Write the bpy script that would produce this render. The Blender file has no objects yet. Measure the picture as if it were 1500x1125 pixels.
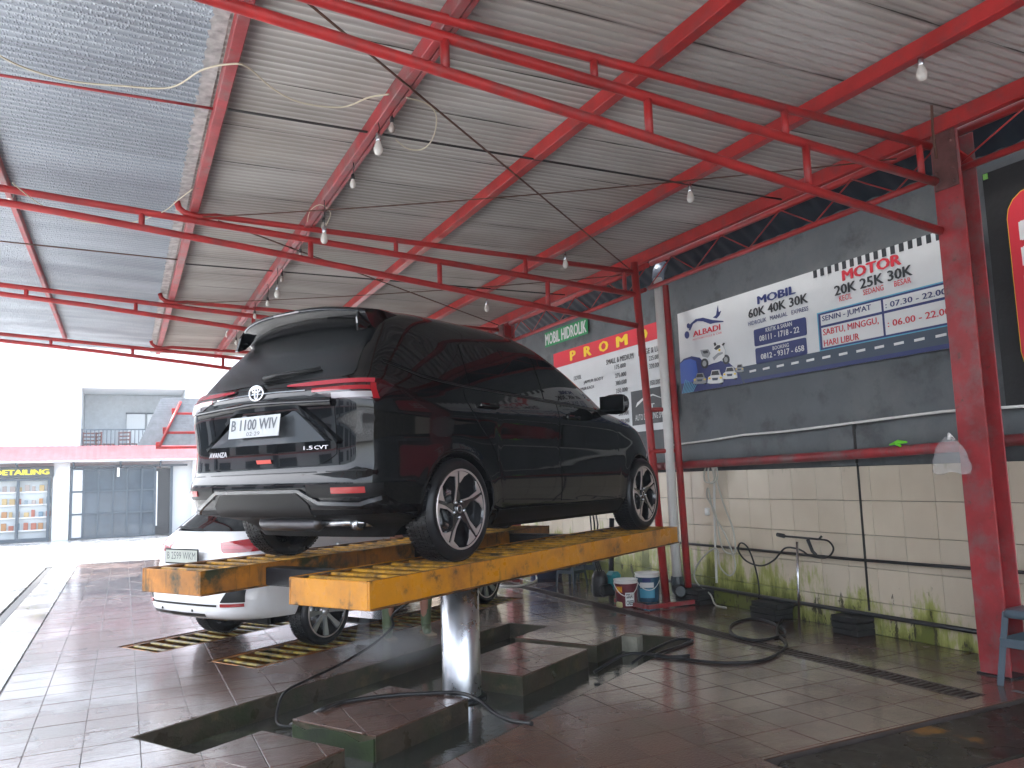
import bpy, bmesh, math, random
import numpy as np
from mathutils import Vector, Matrix
random.seed(7)
S = bpy.context.scene
COL = S.collection
# ------------------------------------------------------------ camera
F_PX, YAW, PITCH, ROLL, CAM_H = 1175.2, 0.45171593, 0.11547901, -0.03211551, 1.526
def cam_axes():
    f = np.array([math.sin(YAW)*math.cos(PITCH), math.cos(YAW)*math.cos(PITCH), math.sin(PITCH)])
    r = np.array([math.cos(YAW), -math.sin(YAW), 0.]); u = np.cross(r, f)
    c, s = math.cos(ROLL), math.sin(ROLL)
    return c*r+s*u, -s*r+c*u, f
AX = cam_axes()
cd = bpy.data.cameras.new('camera'); cam = bpy.data.objects.new('camera', cd); COL.objects.link(cam)
cd.sensor_width = 36; cd.lens = 36*F_PX/1500; cd.clip_end = 600; cd.clip_start = .02
M = Matrix([[AX[0][i], AX[1][i], -AX[2][i], 0] for i in range(3)]+[[0, 0, 0, 1]])
M.translation = Vector((0, 0, CAM_H)); cam.matrix_world = M
S.camera = cam
S.render.resolution_x = 1024; S.render.resolution_y = 768
# ------------------------------------------------------------ light
W = bpy.data.worlds.new('World'); S.world = W; W.use_nodes = True
nt = W.node_tree; bg = nt.nodes['Background']
sky = nt.nodes.new('ShaderNodeTexSky'); sky.sky_type = 'NISHITA'; sky.sun_disc = False
SUN_EL, SUN_AZ = math.radians(62), math.radians(-50)      # azimuth clockwise from +Y
sky.sun_elevation = SUN_EL; sky.sun_rotation = SUN_AZ; sky.dust_density = 4; sky.air_density = 1.0; sky.ozone_density = 1
hs = nt.nodes.new('ShaderNodeHueSaturation'); hs.inputs['Saturation'].default_value = .45
nt.links.new(sky.outputs[0], hs.inputs['Color']); nt.links.new(hs.outputs[0], bg.inputs[0])
bg.inputs[1].default_value = .15
sd = bpy.data.lights.new('sun', 'SUN'); sun = bpy.data.objects.new('sun', sd); COL.objects.link(sun)
sd.energy = 1.5; sd.angle = math.radians(14); sd.color = (1, .97, .93)
dirv = Vector((math.sin(SUN_AZ)*math.cos(SUN_EL), math.cos(SUN_AZ)*math.cos(SUN_EL), math.sin(SUN_EL)))
sun.rotation_euler = (dirv).to_track_quat('Z', 'Y').to_euler()
vs = S.view_settings; vs.view_transform = 'Standard'; vs.look = 'None'; vs.gamma = 1; vs.use_curve_mapping = False
vs.exposure = 3.15
S.render.engine = 'CYCLES'
S.cycles.max_bounces = 10; S.cycles.diffuse_bounces = 5; S.cycles.glossy_bounces = 5; S.cycles.sample_clamp_indirect = 8
# ------------------------------------------------------------ helpers
def at(px, py, ax, val):
    d = (px-750)*AX[0] - (py-562.5)*AX[1] + F_PX*AX[2]
    C = np.array([0, 0, CAM_H]); return C + (val-C[ax])/d[ax]*d
def v3(p): return Vector((float(p[0]), float(p[1]), float(p[2])))
class MB:
    def __init__(s): s.v = []; s.f = []; s.sm = []
    def add(s, vs_, fs, smooth=False):
        b = len(s.v); s.v += [tuple(map(float, p)) for p in vs_]
        s.f += [tuple(b+i for i in f) for f in fs]; s.sm += [smooth]*len(fs); return s
    def box(s, c, d, rz=0, rot=None):
        hx, hy, hz = d[0]/2, d[1]/2, d[2]/2
        P = [Vector((x*hx, y*hy, z*hz)) for x in (-1, 1) for y in (-1, 1) for z in (-1, 1)]
        R = rot if rot is not None else Matrix.Rotation(rz, 3, 'Z')
        P = [R@p+Vector(c) for p in P]
        return s.add(P, [(0, 1, 3, 2), (4, 6, 7, 5), (0, 4, 5, 1), (2, 3, 7, 6), (0, 2, 6, 4), (1, 5, 7, 3)])
    def bbox(s, lo, hi, bev=.006):          # bevelled box, axis aligned
        lo = Vector(lo); hi = Vector(hi); c = (lo+hi)/2; d = (hi-lo)/2
        b = min(bev, min(d)*.9); V = []; 
        for sx in (-1, 1):
            for sy in (-1, 1):
                for sz in (-1, 1):
                    V += [(c.x+sx*d.x, c.y+sy*(d.y-b), c.z+sz*(d.z-b)), (c.x+sx*(d.x-b), c.y+sy*d.y, c.z+sz*(d.z-b)), (c.x+sx*(d.x-b), c.y+sy*(d.y-b), c.z+sz*d.z)]
        bm = bmesh.new(); [bm.verts.new(p) for p in V]; bmesh.ops.convex_hull(bm, input=bm.verts); bm.verts.index_update()
        s.add([v.co for v in bm.verts], [[v.index for v in f.verts] for f in bm.faces]); bm.free(); return s
    def tube(s, pts, r, n=10, smooth=True, cap=True, rs=None):
        pts = [Vector(p) for p in pts]; m = len(pts); V = []; up = None
        for i, p in enumerate(pts):
            t = (pts[min(i+1, m-1)]-pts[max(i-1, 0)]).normalized()
            if up is None:
                up = t.cross(Vector((0, 0, 1)));
                if up.length < .1: up = t.cross(Vector((1, 0, 0)))
            up = (up - t*up.dot(t)).normalized(); q = t.cross(up); rr = rs[i] if rs else r
            for k in range(n):
                a = 2*math.pi*k/n; V.append(p+(up*math.cos(a)+q*math.sin(a))*rr)
        Fc = [(i*n+k, i*n+(k+1) % n, (i+1)*n+(k+1) % n, (i+1)*n+k) for i in range(m-1) for k in range(n)]
        s.add(V, Fc, smooth)
        if cap: b = len(s.v)-len(V); s.f += [tuple(b+k for k in range(n)), tuple(b+(m-1)*n+k for k in range(n))[::-1]]; s.sm += [False]*2
        return s
    def lathe(s, prof, n=32, c=(0, 0, 0), axis='Z', smooth=True, cap=False):
        V = []
        for r, h in prof:
            for k in range(n):
                a = 2*math.pi*k/n; x, y = r*math.cos(a), r*math.sin(a)
                p = {'Z': (x, y, h), 'Y': (x, h, y), 'X': (h, x, y)}[axis]
                V.append((p[0]+c[0], p[1]+c[1], p[2]+c[2]))
        m = len(prof)
        s.add(V, [(i*n+k, i*n+(k+1) % n, (i+1)*n+(k+1) % n, (i+1)*n+k) for i in range(m-1) for k in range(n)], smooth)
        if cap: b = len(s.v)-len(V); s.f += [tuple(b+k for k in range(n)), tuple(b+(m-1)*n+k for k in range(n))]; s.sm += [False]*2
        return s
    def grid(s, P, smooth=True, close=False):
        a, b = len(P), len(P[0]); V = [p for row in P for p in row]
        return s.add(V, [(i*b+j, i*b+(j+1) % b, (i+1)*b+(j+1) % b, (i+1)*b+j) for i in range(a-1) for j in range(b if close else b-1)], smooth)
    def slab(s, pts2, fn, t0, t1):           # polygon (2D) mapped by fn(a,b,offset)
        n = len(pts2); V = [fn(a, b, t0) for a, b in pts2]+[fn(a, b, t1) for a, b in pts2]
        return s.add(V, [tuple(range(n))[::-1], tuple(range(n, 2*n))]+[(i, (i+1) % n, n+(i+1) % n, n+i) for i in range(n)])
    def build(s, name, mat, parent=None, keep=False):
        me = bpy.data.meshes.new(name); V = s.v
        if parent is not None and not keep:
            Mi = basis(parent).inverted(); V = [Mi@Vector(p) for p in V]
        me.from_pydata(V, [], s.f); me.polygons.foreach_set('use_smooth', s.sm)
        me.materials.append(mat); me.update()
        bm = bmesh.new(); bm.from_mesh(me); bmesh.ops.recalc_face_normals(bm, faces=bm.faces); bm.to_mesh(me); bm.free()
        o = bpy.data.objects.new(name, me); COL.objects.link(o)
        if parent is not None: o.parent = parent
        return o
def basis(o):
    m = Matrix.Translation(o.location)@o.rotation_euler.to_matrix().to_4x4()
    return basis(o.parent)@m if o.parent else m
def tag(o, label, cat, group=None):
    o['label'] = label; o['category'] = cat
    if group: o['group'] = group
    return o
def thing(name, label, cat, loc=(0, 0, 0), rz=0, group=None):
    o = bpy.data.objects.new(name, None); COL.objects.link(o); o.location = loc; o.rotation_euler = (0, 0, rz)
    o.empty_display_size = .1
    return tag(o, label, cat, group)
def struct(o): o['kind'] = 'structure'; return o
def stuff(o): o['kind'] = 'stuff'; return o
def copy_tree(o, parent=None):
    c = o.copy(); COL.objects.link(c); c.parent = parent
    for ch in o.children: copy_tree(ch, c)
    return c
# ------------------------------------------------------------ materials
def mat(name, col, rough=.5, metal=0, var=0, vscale=8, bump=0, bscale=60, spec=.5, coat=0, trans=0, ior=1.45, alpha=1, emit=None,
        rvar=0, rscale=3, streak=None, rnd=0, dirt=None, dscale=4, dthr=.55, dsoft=.12, dcoord='Object', clear_rough=.03):
    m = bpy.data.materials.new(name); m.use_nodes = True; n = m.node_tree.nodes; l = m.node_tree.links; b = n['Principled BSDF']
    b.inputs['Base Color'].default_value = (*col, 1); b.inputs['Roughness'].default_value = rough; b.inputs['Metallic'].default_value = metal
    b.inputs['Specular IOR Level'].default_value = spec; b.inputs['Coat Weight'].default_value = coat; b.inputs['Coat Roughness'].default_value = clear_rough
    b.inputs['Transmission Weight'].default_value = trans; b.inputs['IOR'].default_value = ior; b.inputs['Alpha'].default_value = alpha
    if emit: b.inputs['Emission Color'].default_value = (*emit[0], 1); b.inputs['Emission Strength'].default_value = emit[1]
    tc = n.new('ShaderNodeNewGeometry') if dcoord == 'World' else n.new('ShaderNodeTexCoord')
    co = tc.outputs['Position'] if dcoord == 'World' else tc.outputs['Object']
    cur = None
    def noise(sc, det=5, rg=.6):
        t = n.new('ShaderNodeTexNoise'); t.inputs['Scale'].default_value = sc; t.inputs['Detail'].default_value = det; t.inputs['Roughness'].default_value = rg
        l.new(co, t.inputs['Vector']); return t.outputs['Fac']
    def mixc(fac, a, bb, mode='MIX'):
        x = n.new('ShaderNodeMix'); x.data_type = 'RGBA'; x.blend_type = mode
        if isinstance(fac, float): x.inputs[0].default_value = fac
        else: l.new(fac, x.inputs[0])
        for i, q in ((6, a), (7, bb)):
            if isinstance(q, tuple): x.inputs[i].default_value = (*q, 1)
            else: l.new(q, x.inputs[i])
        return x.outputs[2]
    def mr(src, a, b2, c, d):
        x = n.new('ShaderNodeMapRange'); l.new(src, x.inputs[0])
        for i, q in enumerate((a, b2, c, d)): x.inputs[i+1].default_value = q
        return x.outputs[0]
    cur = col
    if var:
        cur = mixc(mr(noise(vscale), .3, .7, 0., 1.), tuple(x*(1-var) for x in col), tuple(min(1, x*(1+var)) for x in col))
    if rnd:
        oi = n.new('ShaderNodeObjectInfo'); h = n.new('ShaderNodeHueSaturation'); l.new(mr(oi.outputs['Random'], 0, 1, 1-rnd, 1+rnd), h.inputs['Value'])
        if isinstance(cur, tuple): h.inputs['Color'].default_value = (*cur, 1)
        else: l.new(cur, h.inputs['Color'])
        cur = h.outputs[0]
    if dirt:
        for (dc, sc, thr, soft) in (dirt if isinstance(dirt, list) else [(dirt, dscale, dthr, dsoft)]):
            cur = mixc(mr(noise(sc, 7, .68), thr-soft, thr+soft, 0., 1.), cur, dc)
    if streak:
        mp = n.new('ShaderNodeMapping'); mp.inputs['Scale'].default_value = (16, 16, 2.2); l.new(co, mp.inputs[0]); t = n.new('ShaderNodeTexNoise'); t.inputs['Scale'].default_value = 1; t.inputs['Detail'].default_value = 6; t.inputs['Roughness'].default_value = .65; l.new(mp.outputs[0], t.inputs['Vector'])
        cur = mixc(mr(t.outputs['Fac'], streak[1], streak[1]+.12, 0., .85), cur, streak[0])
    if not isinstance(cur, tuple): l.new(cur, b.inputs['Base Color'])
    if rvar: l.new(mr(noise(rscale), .35, .65, max(.02, rough-rvar), rough+rvar), b.inputs['Roughness'])
    if bump:
        bn = n.new('ShaderNodeBump'); bn.inputs['Strength'].default_value = 1; bn.inputs['Distance'].default_value = bump
        l.new(noise(bscale, 4), bn.inputs['Height']); l.new(bn.outputs[0], b.inputs['Normal'])
    m['co'] = 0
    return m
RED = mat('red_paint', (.37, .024, .024), .38, var=.25, vscale=3, dirt=[((.22, .05, .05), 5, .62, .12), ((.10, .05, .04), 14, .70, .05)], bump=.0006, bscale=40, dcoord='World')
REDR = mat('red_paint_faded', (.32, .028, .034), .45, var=.3, vscale=4, dirt=[((.20, .12, .12), 3, .58, .12), ((.09, .05, .04), 11, .66, .06)], bump=.001, bscale=40, dcoord='World')
STEEL = mat('steel', (.55, .57, .6), .25, 1, var=.1)
CHROME = mat('chrome', (.8, .82, .85), .12, 1, rvar=.06, rscale=12)
BLACK = mat('black_rubber', (.007, .007, .008), .4, bump=.0005, bscale=60)
BLK_PL = mat('black_plastic', (.02, .02, .022), .35)
CABLE = mat('black_cable', (.02, .018, .018), .6)
RUST = mat('brown_wire', (.10, .045, .03), .7)
WHITE = mat('white_plastic', (.75, .75, .72), .4, var=.06)
CREAM = mat('cream_cable', (.55, .5, .38), .5)
GREY = mat('grey_wall_paint', (.115, .13, .138), .6, var=.18, vscale=1.3, dirt=[((.16, .17, .17), 1.4, .62, .12), ((.055, .06, .062), 2.4, .62, .1)], bump=.004, bscale=9, dcoord='World')
CONC = mat('concrete', (.30, .29, .27), .6, var=.25, vscale=2, bump=.003, bscale=30, dcoord='World')
PCONC = mat('pale_paving', (.36, .37, .37), .22, var=.2, vscale=1.2, rvar=.2, rscale=1, dcoord='World')
PITC = mat('pit_concrete', (.05, .038, .024), .45, var=.4, vscale=5, dirt=[((.02, .028, .008), 3.2, .56, .1), ((.10, .075, .04), 6, .62, .06)], bump=.003, bscale=40, dcoord='World', rvar=.2)
GREENT = mat('algae_concrete', (.016, .028, .008), .5, var=.5, vscale=9, bump=.003, bscale=40, dcoord='World')
GROUT = mat('grout', (.055, .045, .04), .35, dcoord='World', var=.2)
WATER = mat('pit_water', (.02, .024, .018), .03, bump=.002, bscale=14, dcoord='World', spec=.6)
YEL = mat('yellow_paint', (.5, .19, .012), .35, var=.2, vscale=4, dirt=[((.25, .10, .02), 3.0, .56, .1), ((.045, .035, .02), 4.6, .585, .07)], rvar=.1, bump=.001, bscale=30, dcoord='World')
YELC = mat('yellow_paint_clean', (.53, .215, .008), .3, var=.15, vscale=3, dirt=[((.30, .12, .02), 3.0, .56, .1), ((.05, .035, .02), 6, .635, .05)], streak=((.06, .04, .015), .60), rvar=.1, bump=.0008, bscale=30, dcoord='World')
DKST = mat('dark_steel', (.012, .014, .018), .35, .3, var=.3, bump=.001)
TILEW = None
# ------------------------------------------------------------ tile materials with world-height stains
def floor_mat():
    m = bpy.data.materials.new('wet_brown_tile'); m.use_nodes = True; n = m.node_tree.nodes; l = m.node_tree.links; b = n['Principled BSDF']
    g = n.new('ShaderNodeNewGeometry'); oi = n.new('ShaderNodeObjectInfo')
    def noise(sc, det=4, rg=.6, st=None):
        t = n.new('ShaderNodeTexNoise'); t.inputs['Scale'].default_value = sc; t.inputs['Detail'].default_value = det; t.inputs['Roughness'].default_value = rg
        src = g.outputs['Position']
        if st:
            mp = n.new('ShaderNodeMapping'); mp.inputs['Scale'].default_value = st; l.new(src, mp.inputs[0]); src = mp.outputs[0]
        l.new(src, t.inputs['Vector']); return t.outputs['Fac']
    def mr(src, a, b2, c, d):
        x = n.new('ShaderNodeMapRange'); l.new(src, x.inputs[0])
        for i, q in enumerate((a, b2, c, d)): x.inputs[i+1].default_value = q
        return x.outputs[0]
    def mix(fac, a, bb):
        x = n.new('ShaderNodeMix'); x.data_type = 'RGBA'
        l.new(fac, x.inputs[0])
        for i, q in ((6, a), (7, bb)):
            if isinstance(q, tuple): x.inputs[i].default_value = (*q, 1)
            else: l.new(q, x.inputs[i])
        return x.outputs[2]
    c = mix(mr(noise(2.2), .3, .7, 0, 1), (.088, .042, .028), (.142, .075, .052))
    c = mix(mr(noise(90, 3), .35, .7, 0, .8), c, (.045, .025, .02))
    c = mix(mr(noise(1.1, 6), .56, .72, 0, .75), c, (.06, .05, .028))
    h = n.new('ShaderNodeHueSaturation'); l.new(mr(oi.outputs['Random'], 0, 1, .85, 1.15), h.inputs['Value']); l.new(c, h.inputs['Color'])
    l.new(h.outputs[0], b.inputs['Base Color'])
    wet = mr(noise(.9, 5), .42, .58, 0, 1)
    l.new(mr(wet, 0, 1, .30, .10), b.inputs['Roughness'])
    b.inputs['Specular IOR Level'].default_value = .6
    l.new(mr(wet, 0, 1, .7, 1), b.inputs['Coat Weight']); l.new(mr(wet, 0, 1, .12, .015), b.inputs['Coat Roughness'])
    b1 = n.new('ShaderNodeBump'); b1.inputs['Distance'].default_value = .009; l.new(noise(75, 3), b1.inputs['Height'])
    l.new(mr(wet, 0, 1, .9, .3), b1.inputs['Strength'])
    b2 = n.new('ShaderNodeBump'); b2.inputs['Distance'].default_value = .0035; b2.inputs['Strength'].default_value = .5
    l.new(noise(9, 6, .62, (.75, 2.0, 1)), b2.inputs['Height'])
    l.new(b2.outputs[0], b.inputs['Coat Normal']); l.new(b1.outputs[0], b.inputs['Normal'])
    return m
FLOOR = floor_mat()
def walltile_mat():
    m = bpy.data.materials.new('cream_wall_tile'); m.use_nodes = True; n = m.node_tree.nodes; l = m.node_tree.links; b = n['Principled BSDF']
    g = n.new('ShaderNodeNewGeometry'); oi = n.new('ShaderNodeObjectInfo'); sp = n.new('ShaderNodeSeparateXYZ'); l.new(g.outputs['Position'], sp.inputs[0])
    def noise(sc, det=4, rg=.6, st=None):
        t = n.new('ShaderNodeTexNoise'); t.inputs['Scale'].default_value = sc; t.inputs['Detail'].default_value = det; t.inputs['Roughness'].default_value = rg
        src = g.outputs['Position']
        if st:
            mp = n.new('ShaderNodeMapping'); mp.inputs['Scale'].default_value = st; l.new(src, mp.inputs[0]); src = mp.outputs[0]
        l.new(src, t.inputs['Vector']); return t.outputs['Fac']
    def mr(src, a, b2, c, d):
        x = n.new('ShaderNodeMapRange'); l.new(src, x.inputs[0])
        for i, q in enumerate((a, b2, c, d)): x.inputs[i+1].default_value = q
        return x.outputs[0]
    def math_(op, a, bb):
        x = n.new('ShaderNodeMath'); x.operation = op
        for i, q in enumerate((a, bb)):
            if isinstance(q, float): x.inputs[i].default_value = q
            else: l.new(q, x.inputs[i])
        return x.outputs[0]
    def mix(fac, a, bb):
        x = n.new('ShaderNodeMix'); x.data_type = 'RGBA'
        l.new(fac, x.inputs[0])
        for i, q in ((6, a), (7, bb)):
            if isinstance(q, tuple): x.inputs[i].default_value = (*q, 1)
            else: l.new(q, x.inputs[i])
        return x.outputs[2]
    c = mix(mr(noise(1.2), .3, .7, 0, 1), (.58, .50, .38), (.69, .61, .48))
    z = sp.outputs['Z']; y = sp.outputs['Y']
    streak = noise(3.0, 6, .7, (1, 2.2, .35)); blotch = noise(2.2, 6, .65, (1, 1, .7))
    lowmask = math_('ADD', mr(z, 0, .95, .24, -.14), mr(y, 4.2, 8.6, -.06, .12))
    alg = math_('ADD', math_('MULTIPLY', math_('ADD', streak, blotch), .5), lowmask)
    c = mix(mr(alg, .585, .65, 0, .8), c, (.29, .33, .03))
    c = mix(mr(alg, .66, .74, 0, .9), c, (.10, .12, .015))
    blk = math_('ADD', noise(5.5, 5, .7, (1, 1.5, .6)), mr(z, .1, .9, .12, -.14))
    c = mix(mr(blk, .655, .70, 0, .92), c, (.03, .024, .012))
    top = math_('ADD', noise(3.5, 5, .7, (1, 2, .8)), mr(z, 1.2, 1.55, -.2, .12))
    c = mix(mr(top, .66, .8, 0, .7), c, (.22, .20, .06))
    h = n.new('ShaderNodeHueSaturation'); l.new(mr(oi.outputs['Random'], 0, 1, .94, 1.06), h.inputs['Value']); l.new(c, h.inputs['Color'])
    l.new(h.outputs[0], b.inputs['Base Color']); b.inputs['Roughness'].default_value = .28
    b1 = n.new('ShaderNodeBump'); b1.inputs['Distance'].default_value = .002; l.new(noise(6, 3), b1.inputs['Height']); l.new(b1.outputs[0], b.inputs['Normal'])
    return m
TILEW = walltile_mat()
def roof_mat(name, col, col2, stain_shade, rough, metal, dots):
    m = bpy.data.materials.new(name); m.use_nodes = True; n = m.node_tree.nodes; l = m.node_tree.links; b = n['Principled BSDF']
    g = n.new('ShaderNodeNewGeometry'); oi = n.new('ShaderNodeObjectInfo')
    def noise(sc, det=4, rg=.6, st=None):
        t = n.new('ShaderNodeTexNoise'); t.inputs['Scale'].default_value = sc; t.inputs['Detail'].default_value = det; t.inputs['Roughness'].default_value = rg
        src = g.outputs['Position']
        if st:
            mp = n.new('ShaderNodeMapping'); mp.inputs['Scale'].default_value = st; l.new(src, mp.inputs[0]); src = mp.outputs[0]
        l.new(src, t.inputs['Vector']); return t.outputs['Fac']
    def mr(src, a, b2, c, d):
        x = n.new('ShaderNodeMapRange'); l.new(src, x.inputs[0])
        for i, q in enumerate((a, b2, c, d)): x.inputs[i+1].default_value = q
        return x.outputs[0]
    def mix(fac, a, bb):
        x = n.new('ShaderNodeMix'); x.data_type = 'RGBA'
        l.new(fac, x.inputs[0])
        for i, q in ((6, a), (7, bb)):
            if isinstance(q, tuple): x.inputs[i].default_value = (*q, 1)
            else: l.new(q, x.inputs[i])
        return x.outputs[2]
    c = mix(mr(noise(1.5, 5, .6, (.5, 2, 1)), .3, .7, 0, 1), col, col2)
    c = mix(mr(noise(.8, 5), .48, .7, 0, .8), c, stain_shade)
    c = mix(mr(noise(26, 4, .7, (.35, 1.4, 1)), .62, .74, 0, .35), c, tuple(x*.45 for x in stain_shade))
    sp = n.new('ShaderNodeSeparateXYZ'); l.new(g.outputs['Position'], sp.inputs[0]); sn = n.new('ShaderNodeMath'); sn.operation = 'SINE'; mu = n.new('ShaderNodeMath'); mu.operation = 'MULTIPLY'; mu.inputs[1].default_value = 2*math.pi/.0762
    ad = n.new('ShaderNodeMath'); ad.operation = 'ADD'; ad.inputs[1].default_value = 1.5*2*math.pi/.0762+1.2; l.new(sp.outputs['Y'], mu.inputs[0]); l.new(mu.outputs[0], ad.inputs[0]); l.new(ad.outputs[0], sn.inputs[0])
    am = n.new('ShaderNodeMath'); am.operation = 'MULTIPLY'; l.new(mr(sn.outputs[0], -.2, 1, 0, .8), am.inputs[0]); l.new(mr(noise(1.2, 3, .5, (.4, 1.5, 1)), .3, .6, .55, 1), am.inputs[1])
    c = mix(am.outputs[0], c, tuple(x*.5 for x in stain_shade))  # rib shading painted into the colour, a dark wave following the corrugation
    h = n.new('ShaderNodeHueSaturation'); l.new(mr(oi.outputs['Random'], 0, 1, .9, 1.1), h.inputs['Value']); l.new(c, h.inputs['Color'])
    l.new(h.outputs[0], b.inputs['Base Color']); b.inputs['Roughness'].default_value = rough; b.inputs['Metallic'].default_value = metal
    if dots:
        vo = n.new('ShaderNodeTexVoronoi'); vo.inputs['Scale'].default_value = 55; l.new(g.outputs['Position'], vo.inputs['Vector'])
        b1 = n.new('ShaderNodeBump'); b1.inputs['Distance'].default_value = .004; b1.invert = True; l.new(mr(vo.outputs['Distance'], .1, .5, 0, 1), b1.inputs['Height']); l.new(b1.outputs[0], b.inputs['Normal'])
    return m
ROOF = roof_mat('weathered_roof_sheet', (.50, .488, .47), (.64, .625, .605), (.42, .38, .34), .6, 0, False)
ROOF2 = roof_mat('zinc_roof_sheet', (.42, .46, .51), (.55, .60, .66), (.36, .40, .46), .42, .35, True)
# ------------------------------------------------------------ ground
def plane(name, x0, y0, x1, y1, z, m, th=None):
    mb = MB()
    if th: mb.box(((x0+x1)/2, (y0+y1)/2, z-th/2), (x1-x0, y1-y0, th))
    else: mb.add([(x0, y0, z), (x1, y0, z), (x1, y1, z), (x0, y1, z)], [(0, 1, 2, 3)])
    return mb.build(name, m)
HEAD = 1.0354
DL = Vector((math.sin(HEAD), math.cos(HEAD), 0)); DP = Vector((-DL.y, DL.x, 0))
LO = Vector((1.4653, 5.4521, 0)); LO2 = Vector((1.36, 8.62, 0))
def LW(u, v, w=0, o=LO): return o+DL*u+DP*v+Vector((0, 0, w))
PIT = [LW(-1.06, -1.08), LW(3.17, -1.08), LW(3.17, .95), LW(-1.06, .95)]
def lrect(u0, u1, v0, v1, o=LO): return [LW(u0, v0, 0, o), LW(u1, v0, 0, o), LW(u1, v1, 0, o), LW(u0, v1, 0, o)]
S2A = lrect(-1.0, 3.17, -1.03, -.37, LO2); S2B = lrect(-1.0, 3.17, .37, 1.03, LO2)
S2C = lrect(.92, 1.22, -.37, .37, LO2)
DRAINX = (4.95, 5.16)
DR = [Vector((DRAINX[0], 3.62, 0)), Vector((DRAINX[1], 3.62, 0)), Vector((DRAINX[1], 17, 0)), Vector((DRAINX[0], 17, 0))]
PLT = [Vector((3.08, 2.8, 0)), Vector((6.3, 2.8, 0)), Vector((6.3, 3.46, 0)), Vector((3.08, 3.46, 0))]
HOLES = [PIT, S2A, S2B, S2C, DR, PLT]
def clip(poly, a, b, inside=True):     # keep the left side of a->b (inside) or right
    out = []; s = 1 if inside else -1
    def d(p): return s*((b.x-a.x)*(p.y-a.y)-(b.y-a.y)*(p.x-a.x))
    n = len(poly)
    for i in range(n):
        p, q = poly[i], poly[(i+1) % n]; dp_, dq = d(p), d(q)
        if dp_ >= 0: out.append(p)
        if dp_*dq < -1e-14: out.append(p+(q-p)*(dp_/(dp_-dq)))
    return out
def area(p): return abs(sum(p[i].x*p[(i+1) % len(p)].y-p[(i+1) % len(p)].x*p[i].y for i in range(len(p))))/2
def subtract(poly, hole):
    res = []; rest = poly
    for i in range(len(hole)):
        a, b = hole[i], hole[(i+1) % len(hole)]
        o = clip(rest, a, b, False)
        if len(o) > 2 and area(o) > 2e-4: res.append(o)
        rest = clip(rest, a, b, True)
        if len(rest) < 3: break
    return res
def cuts(poly, holes):
    L = [poly]
    for h in holes:
        N = []
        for p in L:
            N += subtract(p, h)
        L = N
    return L
# base sheets: the ground reaches the horizon, with the shop floor slab cut out round the pits
road = plane('road', -300, -300, 300, 300, -.17, mat('wet_asphalt', (.20, .20, .20), .25, var=.2, vscale=.5, rvar=.15, rscale=.8, dcoord='World')); struct(road)
def poly_sheet(name, polys, z, th, m, parent=None):
    mb = MB()
    for p in polys: mb.slab([(q.x, q.y) for q in p], lambda a, b, t: (a, b, t), z-th, z)
    return mb.build(name, m, parent)
SLAB = [Vector((-.82, -4, 0)), Vector((6.6, -4, 0)), Vector((6.6, 19.3, 0)), Vector((-.82, 19.3, 0))]
floor = poly_sheet('floor', cuts(SLAB, HOLES), -.008, .16, GROUT); struct(floor); floor['label'] = 'wet brown tiled floor of the wash bay'
pv = MB(); pv.box((-1.04, 7.6, -.07), (.42, 24, .136)); pv.build('paving', PCONC)['kind'] = 'structure'
pv = MB(); pv.box((-1.33, 7.6, -.08), (.10, 24, .1)); pv.build('kerb_gutter', mat('dark_gutter', (.05, .05, .05), .4))['kind'] = 'structure'
pv = MB(); pv.box((-8, 7.6, -.075), (13.2, 34, .13)); struct(pv.build('forecourt', PCONC))
pv = MB(); pv.box((6, 24.45, -.085), (60, 10.1, .14)); struct(pv.build('pavement', PCONC))
# floor tiles
TS = .3115; G = .0045
def tile_mesh(poly, shared=None):
    mb = MB(); c = sum(poly, Vector())/len(poly)
    top = [p+(c-p).normalized()*.003 for p in poly]; n = len(poly)
    mb.add([(p.x, p.y, -.01) for p in poly]+[(p.x, p.y, -.0015) for p in poly]+[(p.x, p.y, 0) for p in top],
           [(i, (i+1) % n, n+(i+1) % n, n+i) for i in range(n)]+[(n+i, n+(i+1) % n, 2*n+(i+1) % n, 2*n+i) for i in range(n)]+[tuple(2*n+i for i in range(n))])
    return mb
tiles = []
x = .125-3*TS
full = None
while x < 6.25:
    y = -1.815
    while y < 19.2:
        sq = [Vector((x+G/2, y+G/2, 0)), Vector((x+TS-G/2, y+G/2, 0)), Vector((x+TS-G/2, y+TS-G/2, 0)), Vector((x+G/2, y+TS-G/2, 0))]
        if sq[2].x > 6.22: sq = clip(sq, Vector((6.22, 0, 0)), Vector((6.22, 9, 0)), True)
        if len(sq) > 2:
            L = cuts(sq, HOLES); tot = sum(area(p) for p in L)
            if L and tot > 1e-3: tiles.append((x, y, L, abs(tot-(TS-G)**2) < 1e-6))
        y += TS
    x += TS
def view_rank(t):
    cx, cy = t[0]+TS/2, t[1]+TS/2
    d = cx*AX[2][0]+cy*AX[2][1]; r = cx*AX[0][0]+cy*AX[0][1]
    if d < 2.6 or abs(r/d) > .70: return 1e3+cy
    return d
tiles.sort(key=view_rank)
rest = MB()
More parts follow.
